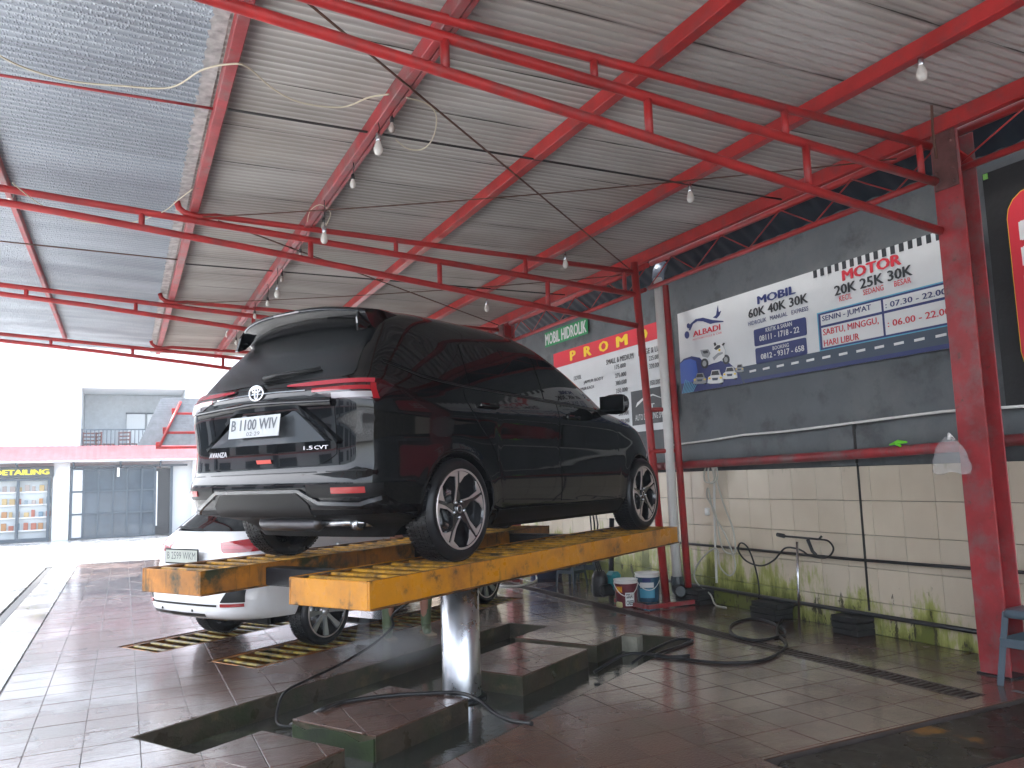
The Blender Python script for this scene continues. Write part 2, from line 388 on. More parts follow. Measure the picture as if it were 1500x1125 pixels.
for k, (x, y, L, isfull) in enumerate(tiles):
    if k < 290:
        if isfull:
            if full is None:
                s = TS-G; full = tile_mesh([Vector((0, 0, 0)), Vector((s, 0, 0)), Vector((s, s, 0)), Vector((0, s, 0))]).build('floor_tile', FLOOR); o = full
            else: o = full.copy(); COL.objects.link(o)
            o.location = (x+G/2, y+G/2, random.uniform(-.0008, .0008)); o.parent = floor; o.name = 'floor_tile'
        else:
            mb = MB()
            for p in L:
                t = tile_mesh([Vector((q.x-x, q.y-y, 0)) for q in p]); mb.add(t.v, t.f)
            o = mb.build('floor_tile', FLOOR); o.location = (x, y, random.uniform(-.0008, .0008)); o.parent = floor
    else:
        for p in L:
            t = tile_mesh(p); dz = random.uniform(-.0008, .0008); rest.add([(a, b, c_+dz) for a, b, c_ in t.v], t.f)
stuff(rest.build('distant_floor_tiles', FLOOR, floor))
# ------------------------------------------------------------ lift pit
pit = MB()
pit.slab([(p.x, p.y) for p in PIT], lambda a, b, t: (a, b, t), -.169, -.155)
pit_o = struct(pit.build('pit_floor', mat('pit_floor_wet', (.035, .035, .028), .12, var=.6, vscale=2.5, dirt=[((.13, .15, .09), 1.7, .60, .06), ((.012, .012, .012), 3, .55, .1)], rvar=.08, bump=.0015, bscale=20, dcoord='World', coat=.5)))
pw = MB()
C0 = LW(1.055, -.065)
for i in range(4):
    a, b = PIT[i], PIT[(i+1) % 4]; d = (b-a).normalized(); nrm = Vector((d.y, -d.x, 0))
    a2, b2 = a+nrm*.0, b+nrm*.0
    pw.add([(a.x, a.y, -.155), (b.x, b.y, -.155), (b.x, b.y, -.003), (a.x, a.y, -.003)]+[(q.x, q.y, z) for q, z in ((a-nrm*.012, -.155), (b-nrm*.012, -.155), (b-nrm*.012, -.003), (a-nrm*.012, -.003))],
           [(0, 1, 2, 3), (7, 6, 5, 4), (3, 2, 6, 7), (0, 3, 7, 4), (1, 5, 6, 2)])
struct(pw.build('pit_wall', PITC))
# water film in the trenches
wf = MB(); wf.slab([(p.x, p.y) for p in lrect(-1.0, 3.12, -1.03, -.45)], lambda a, b, t: (a, b, t), -.152, -.146)
struct(wf.build('puddle', WATER)); 
def island(u0, u1, v0, v1, label, side_mat=PITC, chip=False):
    R4 = lrect(u0, u1, v0, v1); t = thing('tiled_island', label, 'concrete block', LW((u0+u1)/2, (v0+v1)/2, -.155), -HEAD+math.pi/2, 'tiled concrete islands in the lift pit')
    mb = MB()
    if chip:
        a = [(u0+.10, v0), (u1, v0), (u1, v1), (u0, v1), (u0, v1-.25), (u0+.03, v1-.38), (u0, v1-.5), (u0+.05, v0+.12)]
    else: a = [(u0, v0), (u1, v0), (u1, v1), (u0, v1)]
    mb.slab([(p.x, p.y) for p in [LW(*q) for q in a]], lambda x_, y_, z_: (x_, y_, z_), -.155, -.012)
    mb.build('block', side_mat, t)
    P = [LW(*q) for q in a]
    def inside(poly):
        r = poly
        for i in range(4): r = clip(r, R4[i], R4[(i+1) % 4], True)
        if chip and len(r) > 2:
            r = clip(r, LW(u0+.10, v0), LW(u0+.05, v0+.12), False) if False else r
        return r
    x0 = math.floor((min(p.x for p in P)-.125)/TS)*TS+.125; y0 = math.floor((min(p.y for p in P)+1.815)/TS)*TS-1.815
    x = x0
    while x < max(p.x for p in P):
        y = y0
        while y < max(p.y for p in P):
            sq = [Vector((x+G/2, y+G/2, 0)), Vector((x+TS-G/2, y+G/2, 0)), Vector((x+TS-G/2, y+TS-G/2, 0)), Vector((x+G/2, y+TS-G/2, 0))]
            r = inside(sq)
            if len(r) > 2 and area(r) > 8e-4:
                mb = MB(); tt = tile_mesh(r); mb.add([(p[0], p[1], p[2]-.001) for p in tt.v], tt.f); mb.build('floor_tile', FLOOR, t)
            y += TS
        x += TS
    return t
island(-1.055, -.57, -.41, .31, 'tiled block at the near left end of the pit, at the photo bottom')
island(-.31, .62, -.41, .33, 'long tiled block with a green mossy broken end, left of the silver lift column', PITC)
island(1.32, 2.38, -.41, .33, 'tiled block just right of the silver lift column with two pale joint lines')
island(2.55, 3.168, -.41, .47, 'tiled block at the far end of the pit, below the paint buckets')
mo = MB(); mo.slab([(-.155, -.40), (-.155, .32), (-.03, .32), (-.05, .2), (-.018, .05), (-.02, -.15), (-.055, -.28), (-.02, -.40)], lambda z, v, t: LW(-.31-t, v, z), .0005, .012)
tag(mo.build('moss_patch', GREENT), 'green moss coating the broken end of the long tiled block', 'moss')
nt_ = MB(); nt_.box(LW(3.10, -.50, -.075), (.13, .16, .14), -HEAD+math.pi/2)
tag(nt_.build('concrete_lump', mat('mortar', (.25, .24, .19), .7, var=.3, bump=.004, bscale=20)), 'pale mortar lump in the far corner of the pit beside the tiled block', 'mortar')
# ------------------------------------------------------------ lift platforms
def platform(o, zt, label, cx, side, group):
    """two wheel channels joined by cross beams, local frame u,v"""
    t = thing('car_lift', label, 'car lift', (o.x, o.y, 0), math.pi/2-HEAD)
    H_ = .15; u0, u1 = -.97, 3.14
    L = lambda mb, lo, hi, b=.004: mb.bbox(lo, hi, b)
    for s in (-1, 1):
        vo, vi = s*1.0, s*.395; lo, hi = min(vo, vi), max(vo, vi); m = side[0] if s < 0 else side[1]
        for nm, (a, b) in dict(a=((u0, lo, zt-H_), (u1, lo+.012, zt)), b=((u0, hi-.012, zt-H_), (u1, hi, zt)), c=((u0, lo+.0125, zt-H_+.001), (u0+.012, hi-.0125, zt-.001)), d=((u1-.012, lo+.0125, zt-H_+.001), (u1, hi-.0125, zt-.001))).items():
            mb = MB(); L(mb, a, b); ob = mb.build('channel_side' if nm in 'ab' else 'channel_end', m, t, keep=True)
        mb = MB(); L(mb, (u0, lo-.014, zt-H_), (u1, lo-.0005, zt-H_+.012)); L(mb, (u0, lo+.013, zt-.013), (u1, lo+.05, zt-.003)); L(mb, (u0, hi-.05, zt-.013), (u1, hi-.013, zt-.003))
        mb.build('flange', FLG, t, keep=True)
        k = 0; u = u0+.12; first = None
        while u < u1-.08:
            if first is None:
                mb = MB(); mb.bbox((-.022, lo+.0135, zt-.024), (.022, hi-.0135, zt-.004), .007); first = mb.build('rung', cx, t, keep=True); first.location = (u, 0, 0)
            else: c_ = first.copy(); COL.objects.link(c_); c_.location = (u+random.uniform(-.004, .004), 0, 0)
            u += .17
    for u in (-.42, 1.07, 2.45):
        mb = MB(); L(mb, (u-.06, -.394, zt-H_+.005), (u+.06, .394, zt-.03)); mb.build('cross_beam', DKST, t, keep=True)
    return t
FLG = mat('rusty_flange', (.16, .065, .015), .5, var=.5, vscale=9, dirt=[((.02, .015, .01), 6, .52, .08)], dcoord='World')
RUNG = mat('yellow_rung', (.50, .25, .02), .4, var=.3, vscale=6, dirt=[((.05, .035, .02), 9, .52, .12)], dcoord='World')
YELD = mat('yellow_paint_grimy', (.42, .155, .012), .4, var=.3, vscale=4, dirt=[((.22, .09, .02), 3.0, .52, .12), ((.03, .035, .015), 3.4, .55, .06)], streak=((.04, .035, .015), .56), rvar=.1, bump=.001, bscale=30, dcoord='World')
ZP = 1.0185
l1 = platform(LO, ZP, 'raised yellow steel car lift carrying the black car', RUNG, (YELC, YELD), None)
l1['group'] = 'hydraulic car lifts'
mb = MB(); mb.lathe([(.15, -.154), (.15, ZP-.155), (.0, ZP-.1545)], 48, (1.07, -.01, 0)); mb.build('lift_cylinder', mat('brushed_cylinder', (.72, .75, .80), .30, 1, rvar=.06, rscale=9), l1, keep=True)
mb = MB(); mb.lathe([(.19, -.154), (.19, -.135), (.158, -.128), (.152, -.128)], 32, (1.07, -.01, 0)); mb.build('collar', DKST, l1, keep=True)
RUNG2 = mat('worn_rung', (.34, .25, .04), .45, var=.4, vscale=6, dirt=[((.05, .04, .02), 9, .5, .12)], dcoord='World')
l2 = platform(LO2, -.004, 'lowered car lift set flush in the floor under the white car', RUNG2, (YELD, YELD), None)
l2['group'] = 'hydraulic car lifts'
for R4 in (S2A, S2B, S2C): struct(poly_sheet('lift_recess', [R4], -.154, .01, mat('recess_dark', (.02, .02, .02), .25)))
# third platform plate, flush, right foreground
def plate_mat():
    m = mat('worn_tread_plate', (.022, .018, .013), .3, .2, var=.4, vscale=5, dirt=[((.22, .10, .012), 2.2, .615, .04)], rvar=.1, dcoord='World')
    n = m.node_tree.nodes; l = m.node_tree.links; b = n['Principled BSDF']; g = n.new('ShaderNodeNewGeometry')
    w = n.new('ShaderNodeTexWave'); w.inputs['Scale'].default_value = 30; w.bands_direction = 'DIAGONAL'; l.new(g.outputs['Position'], w.inputs[0])
    w.inputs['Distortion'].default_value = 1
    bn = n.new('ShaderNodeBump'); bn.inputs['Distance'].default_value = .004; l.new(w.outputs['Fac'], bn.inputs['Height']); l.new(bn.outputs[0], b.inputs['Normal']); return m
mb = MB(); mb.bbox((3.14, 2.83, -.16), (5.36, 3.445, -.015), .03)
tag(mb.build('tread_plate', plate_mat()), 'dark wet steel plate with worn yellow paint, set in the floor at lower right', 'steel plate')
mb = MB(); mb.bbox((5.37, 2.6, -.16), (6.2, 3.60, .0), .006)
tag(mb.build('concrete_step', mat('step_conc', (.09, .10, .10), .35, var=.3, dcoord='World')), 'grey concrete step under the front of the plastic stool', 'step')
# drain with grate bars
dr = thing('drain', 'long narrow floor drain with slotted metal grate running beside the tiled wall', 'drain', (5.055, 3.62, 0))
mb = MB(); mb.box((5.055, 10.3, -.12), (.2, 13.4, .02)); mb.build('channel', BLACK, dr)
for xx in (4.962, 5.148):
    mb = MB(); mb.bbox((xx-.011, 3.62, -.03), (xx+.011, 17, .002), .002); mb.build('grate_frame', mat('grate_metal', (.05, .035, .03), .35, .4), dr)
GRM = mat('grate_bar', (.045, .03, .028), .35, .4)
first = None; y = 3.66; k = 0; rest = MB()
while y < 16.9:
    if k < 110:
        if first is None: mb = MB(); mb.bbox((4.975, -.013, -.02), (5.135, .013, -.001), .002); first = mb.build('grate_bar', GRM, dr, keep=True); first.location = (-5.055, y-3.62, 0)
        else: c_ = first.copy(); COL.objects.link(c_); c_.location = (-5.055, y-3.62, 0)
    else: rest.box((5.055, y, -.01), (.16, .026, .018))
    y += .052; k += 1
stuff(rest.build('far_grate_bars', GRM, dr))
# ------------------------------------------------------------ wall on the right
WX = 6.2
wall = thing('boundary_wall', 'dark grey painted boundary wall with cream tiles on its lower part, behind the wash bay', 'wall', (WX, 8, 0))
mb = MB(); mb.bbox((WX+.03, -4, -.17), (WX+.3, 19.5, 5.2), .01); mb.build('masonry', mat('tile_grout_wall', (.16, .14, .10), .6, var=.3, vscale=3, dcoord='World', dirt=[((.03, .03, .02), 4, .5, .1)]), wall)
# plaster above the tiles with an uneven lower step
prof = [(1.525, .0), (1.53, -.03), (1.86, -.032), (1.90, -.012), (3.62, -.008), (3.66, -.02), (4.0, -.016), (5.2, -.012)]
P = []
for i in range(120):
    yy = -4+23.4*i/119; row = []
    for z, dx in prof:
        dz = .02*math.sin(yy*1.7)+.012*math.sin(yy*4.1) if 1.8 < z < 1.95 else (.03*math.sin(yy*.8) if 3.6 < z < 3.7 else 0)
        row.append((WX+.025+dx+.003*math.sin(yy*3+z*2), yy, z+dz))
    P.append(row)
mb = MB(); mb.grid(P); mb.build('plaster', GREY, wall)
mb = MB(); mb.bbox((WX-.012, 5.43, 1.53), (WX+.02, 5.72, 1.93), .006); mb.build('plaster_patch', GREY, wall)
mb = MB(); mb.bbox((WX-.004, 5.40, .2), (WX+.028, 5.425, 1.55), .003); mb.bbox((WX-.012, 5.40, 1.55), (WX+.02, 5.425, 1.95), .003); mb.build('joint', mat('dark_joint', (.02, .02, .018), .7), wall)
rows = [(.0, .286), (.29, .586), (.59, .886), (.89, 1.201), (1.205, 1.522)]
Yc = 5.29-.325*6; first = {}
Yc0 = Yc
for r_, (z0, z1) in enumerate(rows):
    yy = Yc0+(.0 if r_ > 0 else .0)
    while yy < 17.5:
        if r_ not in first:
            mb = MB(); mb.bbox((0, .0015, .0015), (.026, .3235, z1-z0+.001), .0025); first[r_] = mb.build('wall_tile', TILEW); o = first[r_]
        else: o = first[r_].copy(); COL.objects.link(o)
        o.parent = wall; o.location = (random.uniform(.0005, .003), yy-8, z0)
        yy += .325
# side roof flashing (dark blue sheet between canopy and wall)
# ------------------------------------------------------------ canopy roof
def sheet(name, x0, x1, y0, y1, zf, m, parent, amp=.0125, per=.0762, nx=2):
    n = int((y1-y0)/per*8); P = []
    for i in range(n+1):
        y = y0+(y1-y0)*i/n; dz = amp*math.cos(2*math.pi*y/per)-.010*((y-y0)/(y1-y0))
        P.append([(x0+(x1-x0)*j/nx, y, zf(x0+(x1-x0)*j/nx)+dz) for j in range(nx+1)])
    Q = MB(); Q.grid(P); return Q.build(name, m, parent)
roof = thing('canopy_roof', 'weathered grey corrugated main canopy roof over the wash bay', 'roof', (3, 8, 4.25))
zmain = lambda x: 4.262
SEAM = mat('seam_shade', (.035, .03, .027), .9)  # dark colour of the added strips that draw the lap shadows
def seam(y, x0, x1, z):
    """irregular dark strip standing in for the shadow line under a roof sheet edge"""
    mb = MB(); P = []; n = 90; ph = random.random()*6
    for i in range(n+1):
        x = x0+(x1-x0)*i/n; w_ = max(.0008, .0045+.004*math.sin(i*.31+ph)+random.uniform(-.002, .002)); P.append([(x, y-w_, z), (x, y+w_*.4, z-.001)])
    mb.grid(P, smooth=False); mb.build('lap_shade', SEAM, roof if x1 > 1 else sroof)
y = -1.55; k = 0
while y < 17.2:
    w_ = .762
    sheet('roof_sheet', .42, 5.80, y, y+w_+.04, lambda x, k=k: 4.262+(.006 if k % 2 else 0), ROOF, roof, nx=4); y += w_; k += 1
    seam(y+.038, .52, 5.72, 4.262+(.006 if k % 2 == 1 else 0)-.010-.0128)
sroof = thing('side_roof', 'blue grey zinc side roof beaded with drops, over the open left side', 'roof', (-1.5, 8, 4.36))
y = -1.2; k = 0
while y < 17.2:
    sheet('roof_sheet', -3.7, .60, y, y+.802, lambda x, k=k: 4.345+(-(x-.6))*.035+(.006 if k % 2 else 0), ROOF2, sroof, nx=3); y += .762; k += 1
# ragged pale strip at the overlap
fl = MB(); P = []
for i in range(400):
    yy = -1.5+18.6*i/399; j = .012*math.sin(i*2.3)+.01*random.random()
    P.append([(.40+j, yy, 4.235+.009*math.cos(i*3.0)), (.50, yy, 4.243)])
fl.grid(P); tag(fl.build('sealing_strip', mat('pale_strip', (.38, .375, .37), .8, var=.4, vscale=12, dcoord='World')), 'pale ragged sealing strip along the joint between the two roofs', 'strip')
# dark flashing between roof and wall
gf = thing('gutter_roof', 'dark blue sheet roof strip between the canopy edge and the grey wall', 'roof', (6.0, 8, 4.2))
sheet('roof_sheet', 5.835, WX+.1, -1.5, 17.2, lambda x: 4.27-(x-5.835)*.75, mat('dark_blue_sheet', (.020, .030, .045), .5, .3), gf, amp=.008, per=.2, nx=2)
# ------------------------------------------------------------ purlins
def beam_c(name, x, z, w, h, y0, y1, label, m=RED, two=False):
    t = thing(name, label, 'roof beam', (x, y0, z), group='red roof purlins under the canopy')
    mb = MB(); mb.bbox((x-w/2, y0, z-h/2), (x+w/2, y1, z+h/2), .005); mb.build('beam_web', m, t)
    if two:
        mb = MB(); mb.bbox((x+w/2+.012, y0, z-h/2+.01), (x+w/2+.045, y1, z+h/2-.005), .004); mb.build('beam_flange', m, t)
    return t
beam_c('roof_purlin', -1.03, 4.345, .05, .09, -1.5, 17, 'dull red purlin farthest left, under the blue grey side roof', REDR)
beam_c('roof_purlin', .555, 4.185, .075, .10, -1.5, 17, 'red purlin along the joint between the grey and blue grey roofs', REDR)
beam_c('roof_purlin', 1.62, 4.16, .06, .12, -1.5, 17, 'double dark red purlin carrying the row of light bulbs above the car tailgate', REDR, True)
beam_c('roof_purlin', 3.03, 4.175, .085, .11, -1.5, 17, 'wide red purlin crossing the middle of the main roof', RED)
beam_c('roof_purlin', 4.56, 4.175, .085, .11, -1.5, 17, 'wide red purlin second from the wall, with lamps hanging from it', RED)
beam_c('roof_purlin', 5.74, 4.175, .055, .135, -1.5, 17, 'deep red edge beam along the wall side of the main roof', RED)
# lattice girder between the columns
for k, (y0, y1) in enumerate(((-1.5, 3.9), (3.98, 7.92), (8.0, 11.95), (12.0, 16))):
    lb = ['lattice girder at the right edge, in front of the black banner', 'lattice girder between the big red column and the twin poles, above the white banner', 'lattice girder above the promo banner, beyond the twin poles', 'farthest lattice girder behind the roof of the black car'][k]
    t = thing('lattice_girder', lb, 'girder', (5.80, y0, 3.76), group='red lattice girders along the wall')
    mb = MB(); mb.tube([(5.80, y0, 4.085), (5.80, y1, 4.085)], .034, 12); mb.build('top_chord', RED, t)
    mb = MB(); mb.tube([(5.75, y0, 3.77), (5.75, y1, 3.77)], .027, 12); mb.build('bottom_chord', RED, t)
    n = 9; st = (y1-y0)/n
    for i in range(n):
        mb = MB(); a = (5.78, y0+i*st, 4.06) if i % 2 == 0 else (5.76, y0+i*st, 3.79); b = (5.76, y0+(i+1)*st, 3.79) if i % 2 == 0 else (5.78, y0+(i+1)*st, 4.06)
        mb.tube([a, b], .007, 6); mb.build('web_rod', RED, t)
# ------------------------------------------------------------ trusses
def truss(Y, label, xl, xr_low, posts_l, posts_t, hook, far=False):
    t = thing('roof_truss', label, 'roof truss', (2.5, Y, 3.3), group='red pipe trusses across the wash bay')
    zl = lambda x: 3.955-.1175*(x-.1) if x > .1 else 3.955-.085*(x-.1)
    zm = lambda x: 4.095-.072*(x-.1)
    zt = lambda x: 4.13-.030*(x-.6)
    r = .033
    def pipe(name, x0, x1, zf, rr=r):
        mb = MB(); mb.tube([(x0+(x1-x0)*i/6, Y, zf(x0+(x1-x0)*i/6)) for i in range(7)], rr, 14); mb.build(name, RED, t)
    pipe('bottom_chord', xl, xr_low, zl); pipe('middle_chord', xl, 5.63, zm)
    mb = MB(); pts = [(5.6, Y, zt(5.6)), (3.5, Y, zt(3.5)), (1.6, Y, zt(1.6)), (.75, Y, zt(.75))]
    if hook: pts += [(.6, Y, zm(.6)+.045), (.47, Y, 4.13), (.42, Y, 4.17), (.40, Y, 4.23)]
    else: pts += [(.6, Y, zt(.6))]
    mb.tube(pts, .030, 12); mb.build('top_chord', RED, t)
    for x in posts_l: mb = MB(); mb.tube([(x, Y, zl(x)), (x, Y, zm(x))], .027, 12); mb.build('post', RED, t)
    for x in posts_t: mb = MB(); mb.tube([(x, Y, zm(x)), (x, Y, zt(x))], .025, 12); mb.build('post', RED, t)
truss(3.96, 'nearest pipe truss, crossing the top of the photo down to the big red column', -3.6, 5.63, (-2.5, -1.2, .1, 1.57, 2.94, 4.28), (2.55, 4.1, 5.48), True)
truss(8.0, 'second pipe truss, ending at the twin red poles by the white pipe', -3.6, 5.60, (-2.5, -1.2, .1, 1.66, 3.05, 4.38), (2.56, 4.1, 5.45), True)
truss(12.0, 'third pipe truss, just above the spoiler of the black car', -3.6, 5.63, (-2.5, -1.2, .1, 1.66, 3.05, 4.38), (2.56, 4.1, 5.45), True)
truss(16.0, 'farthest pipe truss at the back edge of the roof', -3.6, 5.63, (-2.5, -1.2, .1, 1.66, 3.05, 4.38), (2.56, 4.1, 5.45), True)
# columns
def hcol(Y, label, z1=4.06):
    t = thing('steel_column', label, 'column', (5.8, Y, 0), group='red H section steel columns')
    for nm, a, b in (('flange', (5.655, Y-.115, 0), (5.667, Y+.115, z1)), ('flange', (5.838, Y-.115, 0), (5.85, Y+.115, z1)), ('web', (5.6675, Y-.006, 0), (5.8375, Y+.006, z1))):
        mb = MB(); mb.bbox(a, b, .003); mb.build(nm, REDR if nm == 'flange' else RED, t)
    mb = MB(); mb.bbox((5.63, Y-.13, -.006), (5.875, Y+.13, .012), .004); mb.build('base_plate', DKST, t)
    mb = MB(); mb.bbox((5.640, Y-.10, 3.62), (5.6545, Y+.10, 4.07), .003)
    for dz in (3.66, 3.76, 3.98, 4.04):
        for dy in (-.07, .07): mb.lathe([(.0, -.012), (.013, -.012), (.013, .0)], 6, (5.640, Y+dy, dz), 'X')
    mb.build('bolted_plate', mat('rusty_plate', (.13, .05, .045), .6, var=.4, dcoord='World'), t)
    mb = MB(); mb.box((5.75, Y-.0, z1-.2), (.165, .22, .012), rot=Matrix.Rotation(.35, 3, 'Y')); mb.build('gusset', RED, t)
hcol(3.88, 'big red H section column at right between the white banner and the black banner')
hcol(12.0, 'red H section column far back, left of the green sign')
def pole(name, pts, r, m, label, cat):
    mb = MB(); mb.tube(pts, r, 16); return tag(mb.build(name, m), label, cat)
pole('pipe_column', [(5.82, 8.0, 0), (5.72, 8.0, 1.85), (5.60, 8.0, 4.1)], .047, RED, 'red round pole left of the white pipe, holding the second truss', 'column')
pole('pipe_column', [(6.04, 7.85, 0), (6.0, 7.85, 1.8), (5.94, 7.85, 3.8)], .042, RED, 'red round pole right of the white pipe', 'column')
mb = MB(); mb.tube([(5.92, 7.9, .30), (5.905, 7.9, 2), (5.875, 7.9, 3.9)], .055, 18)
dp_ = thing('drain_pipe', 'off white vertical plastic downpipe between the two red poles', 'pipe', (5.92, 7.9, 0)); mb.build('pipe', WHITE, dp_)
mb = MB(); mb.lathe([(.07, .30), (.075, .28), (.075, .14), (.06, .10), (.0, .10)], 18, (5.92, 7.9, 0)); mb.tube([(5.92, 7.9, .16), (5.87, 7.80, .155), (5.84, 7.74, .15)], .068, 16, cap=False); mb.tube([(5.843, 7.747, .15), (5.838, 7.737, .15)], .058, 16)
mb.build('elbow', mat('dark_pvc', (.035, .045, .05), .35), dp_)
mb = MB(); mb.tube([(5.875, 7.9, 3.88), (5.93, 7.95, 4.0), (6.05, 8.0, 4.15)], .075, 14); mb.build('sleeve', mat('plastic_wrap', (.25, .3, .36), .25, bump=.01, bscale=14), dp_)
for z in (2.28, 1.78):
    mb = MB(); mb.tube([(5.66+.02*(2.3-z), 8.0, z), (6.0, 7.86, z)], .028, 10); tag(mb.build('tie_bar', RED), '%s short red tie bar joining the twin poles' % ('upper' if z > 2 else 'lower'), 'tie bar', 'tie bars on the twin poles')
# ------------------------------------------------------------ pipes and fittings on the wall
pole('wall_rail', [(6.06, 3.0, 1.70), (6.06, 3.98, 1.68)], .045, REDR, 'thick red rail right of the big column', 'rail')
pole('wall_rail', [(6.08, 3.98, 1.665), (6.08, 5.5, 1.63), (6.08, 8.2, 1.60)], .045, REDR, 'long red rail along the wall above the cream tiles', 'rail')
pole('wall_rail', [(6.08, 8.25, 1.60), (6.08, 12, 1.58)], .045, REDR, 'red rail hidden partly behind the black car', 'rail')
pts = [v3(at(px, py, 0, 6.14)) for px, py in ((985, 652), (1040, 645), (1090, 637), (1150, 632), (1230, 622), (1300, 613), (1380, 603), (1440, 599), (1500, 595))]
pole('conduit', pts, .012, WHITE, 'thin white electric conduit sagging along the grey wall above the red rail', 'conduit')
pole('water_pipe', [(6.13, 3.2, .70), (6.13, 5.5, .665), (6.13, 8.4, .665)], .014, BLACK, 'upper thin black pipe running along the cream tiles', 'pipe')
pole('water_pipe', [(6.10, 3.2, .20), (6.10, 5.5, .19), (6.10, 8.5, .19)], .020, BLK_PL, 'lower thick black pipe running along the foot of the tiled wall', 'pipe')
BRK = mat('black_brick', (.010, .010, .009), .7, var=.4, bump=.004, bscale=30)
for (y0, y1, lb) in ((6.33, 6.70, 'stack of black bricks under the lower pipe, nearer the white hose'), (5.33, 5.62, 'stack of black bricks under the lower pipe, nearer the big column'), (7.55, 8.0, 'stack of black bricks in shadow beside the twin poles')):
    t = thing('brick_pile', lb, 'bricks', (6.05, (y0+y1)/2, 0), group='black brick piers under the lower pipe')
    for i in range(3):
        mb = MB(); dy = random.uniform(-.012, .012); dx = random.uniform(-.01, .01)
        mb.bbox((5.94+dx, y0+dy, .001+.057*i), (6.175, y1+dy, .054+.057*i), .006); mb.build('brick', BRK, t)
# spray gun stand
gs = thing('spray_gun_stand', 'thin steel stake in front of the tiles holding a black pressure washer gun', 'stand', (5.99, 6.08, 0))
mb = MB(); mb.tube([(5.99, 6.08, 0), (6.03, 6.07, .80)], .012, 10); mb.build('stake', STEEL, gs)
mb = MB(); mb.tube([(6.0, 6.30, .86), (6.0, 6.21, .85)], .021, 12); mb.tube([(6.0, 6.21, .85), (6.02, 5.78, .84), (6.03, 5.75, .87)], .011, 10); mb.tube([(6.02, 5.92, .83), (6.02, 5.87, .72), (6.02, 5.83, .69)], .017, 8); mb.build('gun', BLK_PL, gs)
def crv(pts, r, name, m, label, cat, n=10, seg=8, group=None):
    """smooth tube through points (Catmull-Rom)"""
    P = [Vector(p) for p in pts]; out = []
    for i in range(len(P)-1):
        p0, p1, p2, p3 = P[max(i-1, 0)], P[i], P[i+1], P[min(i+2, len(P)-1)]
        for k in range(seg):
            t = k/seg; out.append(.5*((2*p1)+(p2-p0)*t+(2*p0-5*p1+4*p2-p3)*t*t+(3*p1-p0-3*p2+p3)*t**3))
    out.append(P[-1]); mb = MB(); mb.tube(out, r, n); return tag(mb.build(name, m), label, cat, group)
w3 = lambda x, y, X=6.09: v3(at(1000+x*.26667, 630+y*.26667, 0, X))
crv([w3(745, 600), w3(800, 610), w3(828, 655), w3(790, 700), w3(700, 690), w3(660, 665), w3(620, 650), w3(560, 650), w3(500, 715), w3(430, 745), w3(350, 720), w3(305, 660), w3(320, 620), w3(360, 650), w3(400, 760), w3(420, 870), w3(415, 960), w3(395, 1010)], .009, 'hose', BLACK, 'black hose looping from the spray gun over the upper pipe down the tiles', 'hose')
crv([w3(130, 190), w3(118, 240), w3(125, 285), w3(170, 280), w3(165, 220), w3(150, 190), w3(140, 230), w3(150, 290), w3(190, 270), w3(185, 200), w3(170, 190), w3(190, 290), w3(230, 420), w3(275, 540), w3(290, 660), w3(265, 680), w3(215, 640), w3(180, 460), w3(135, 370), w3(140, 320), w3(170, 450), w3(245, 600), w3(290, 740), w3(260, 800), w3(205, 750), w3(185, 650), w3(110, 700), w3(65, 780), w3(80, 840), w3(150, 900), w3(180, 960), w3(240, 975)], .009, 'hose', mat('grey_hose', (.42, .42, .36), .5), 'pale grey hose hanging in loops from the red rail on the tiles', 'hose', seg=6)
crv([w3(175, 190, 6.12), w3(175, 470, 6.12), w3(187, 840, 6.12)], .014, 'standpipe', mat('pale_pipe', (.6, .6, .56), .4), 'pale vertical pipe on the tiles behind the hanging grey hose', 'pipe')
mb = MB(); p = w3(135, 445, 6.08); mb.lathe([(.0, .04), (.03, .035), (.03, -.04), (.018, -.05), (0, -.05)], 12, p); tag(mb.build('tap', WHITE), 'small white tap on top of the pale vertical pipe', 'tap')
mb = MB()
for q in ((909, 830, 985, 818), (925, 822, 960, 838)):
    a = v3(at(1000+q[0]/3, 375+q[1]/3, 0, 6.05)); b = v3(at(1000+q[2]/3, 375+q[3]/3, 0, 6.05)); mid = (a+b)/2+Vector((0, 0, .012)); mb.tube([a, mid, b], .016, 7, rs=[.006, .02, .008])
tag(mb.build('cloth_scrap', mat('lime_cloth', (.18, .75, .03), .6, bump=.01)), 'bright green scrap of cloth lying on the red rail', 'cloth')
# clear plastic bag
PB = mat('clear_plastic', (.75, .75, .75), .1, trans=.0, alpha=.22, bump=.02, bscale=16, spec=.8)
P = []
for i in range(15):
    a = i/14; row = []
    for j in range(24):
        th = 2*math.pi*j/24; w_ = .03+.115*min(1, a*1.6)**.8+.01*math.sin(5*th+i); d_ = .02+.045*math.sin(math.pi*min(1, a*1.05))
        row.append((5.545+d_*math.sin(th)+.006*math.sin(7*th+a*9), 3.99+w_*math.cos(th)+.008*math.sin(9*a+3*th), 1.72-.27*a+.012*math.cos(4*th)*a))
    P.append(row)
mb = MB(); mb.grid(P, close=True); bag = thing('plastic_bag', 'crumpled clear plastic bag hanging on the big red column', 'plastic bag', (5.545, 3.99, 1.72)); mb.build('film', PB, bag)
mb = MB(); mb.tube([(5.60, 3.99, 1.70), (5.55, 3.99, 1.74), (5.545, 3.99, 1.70)], .012, 8); mb.build('knot', WHITE, bag)
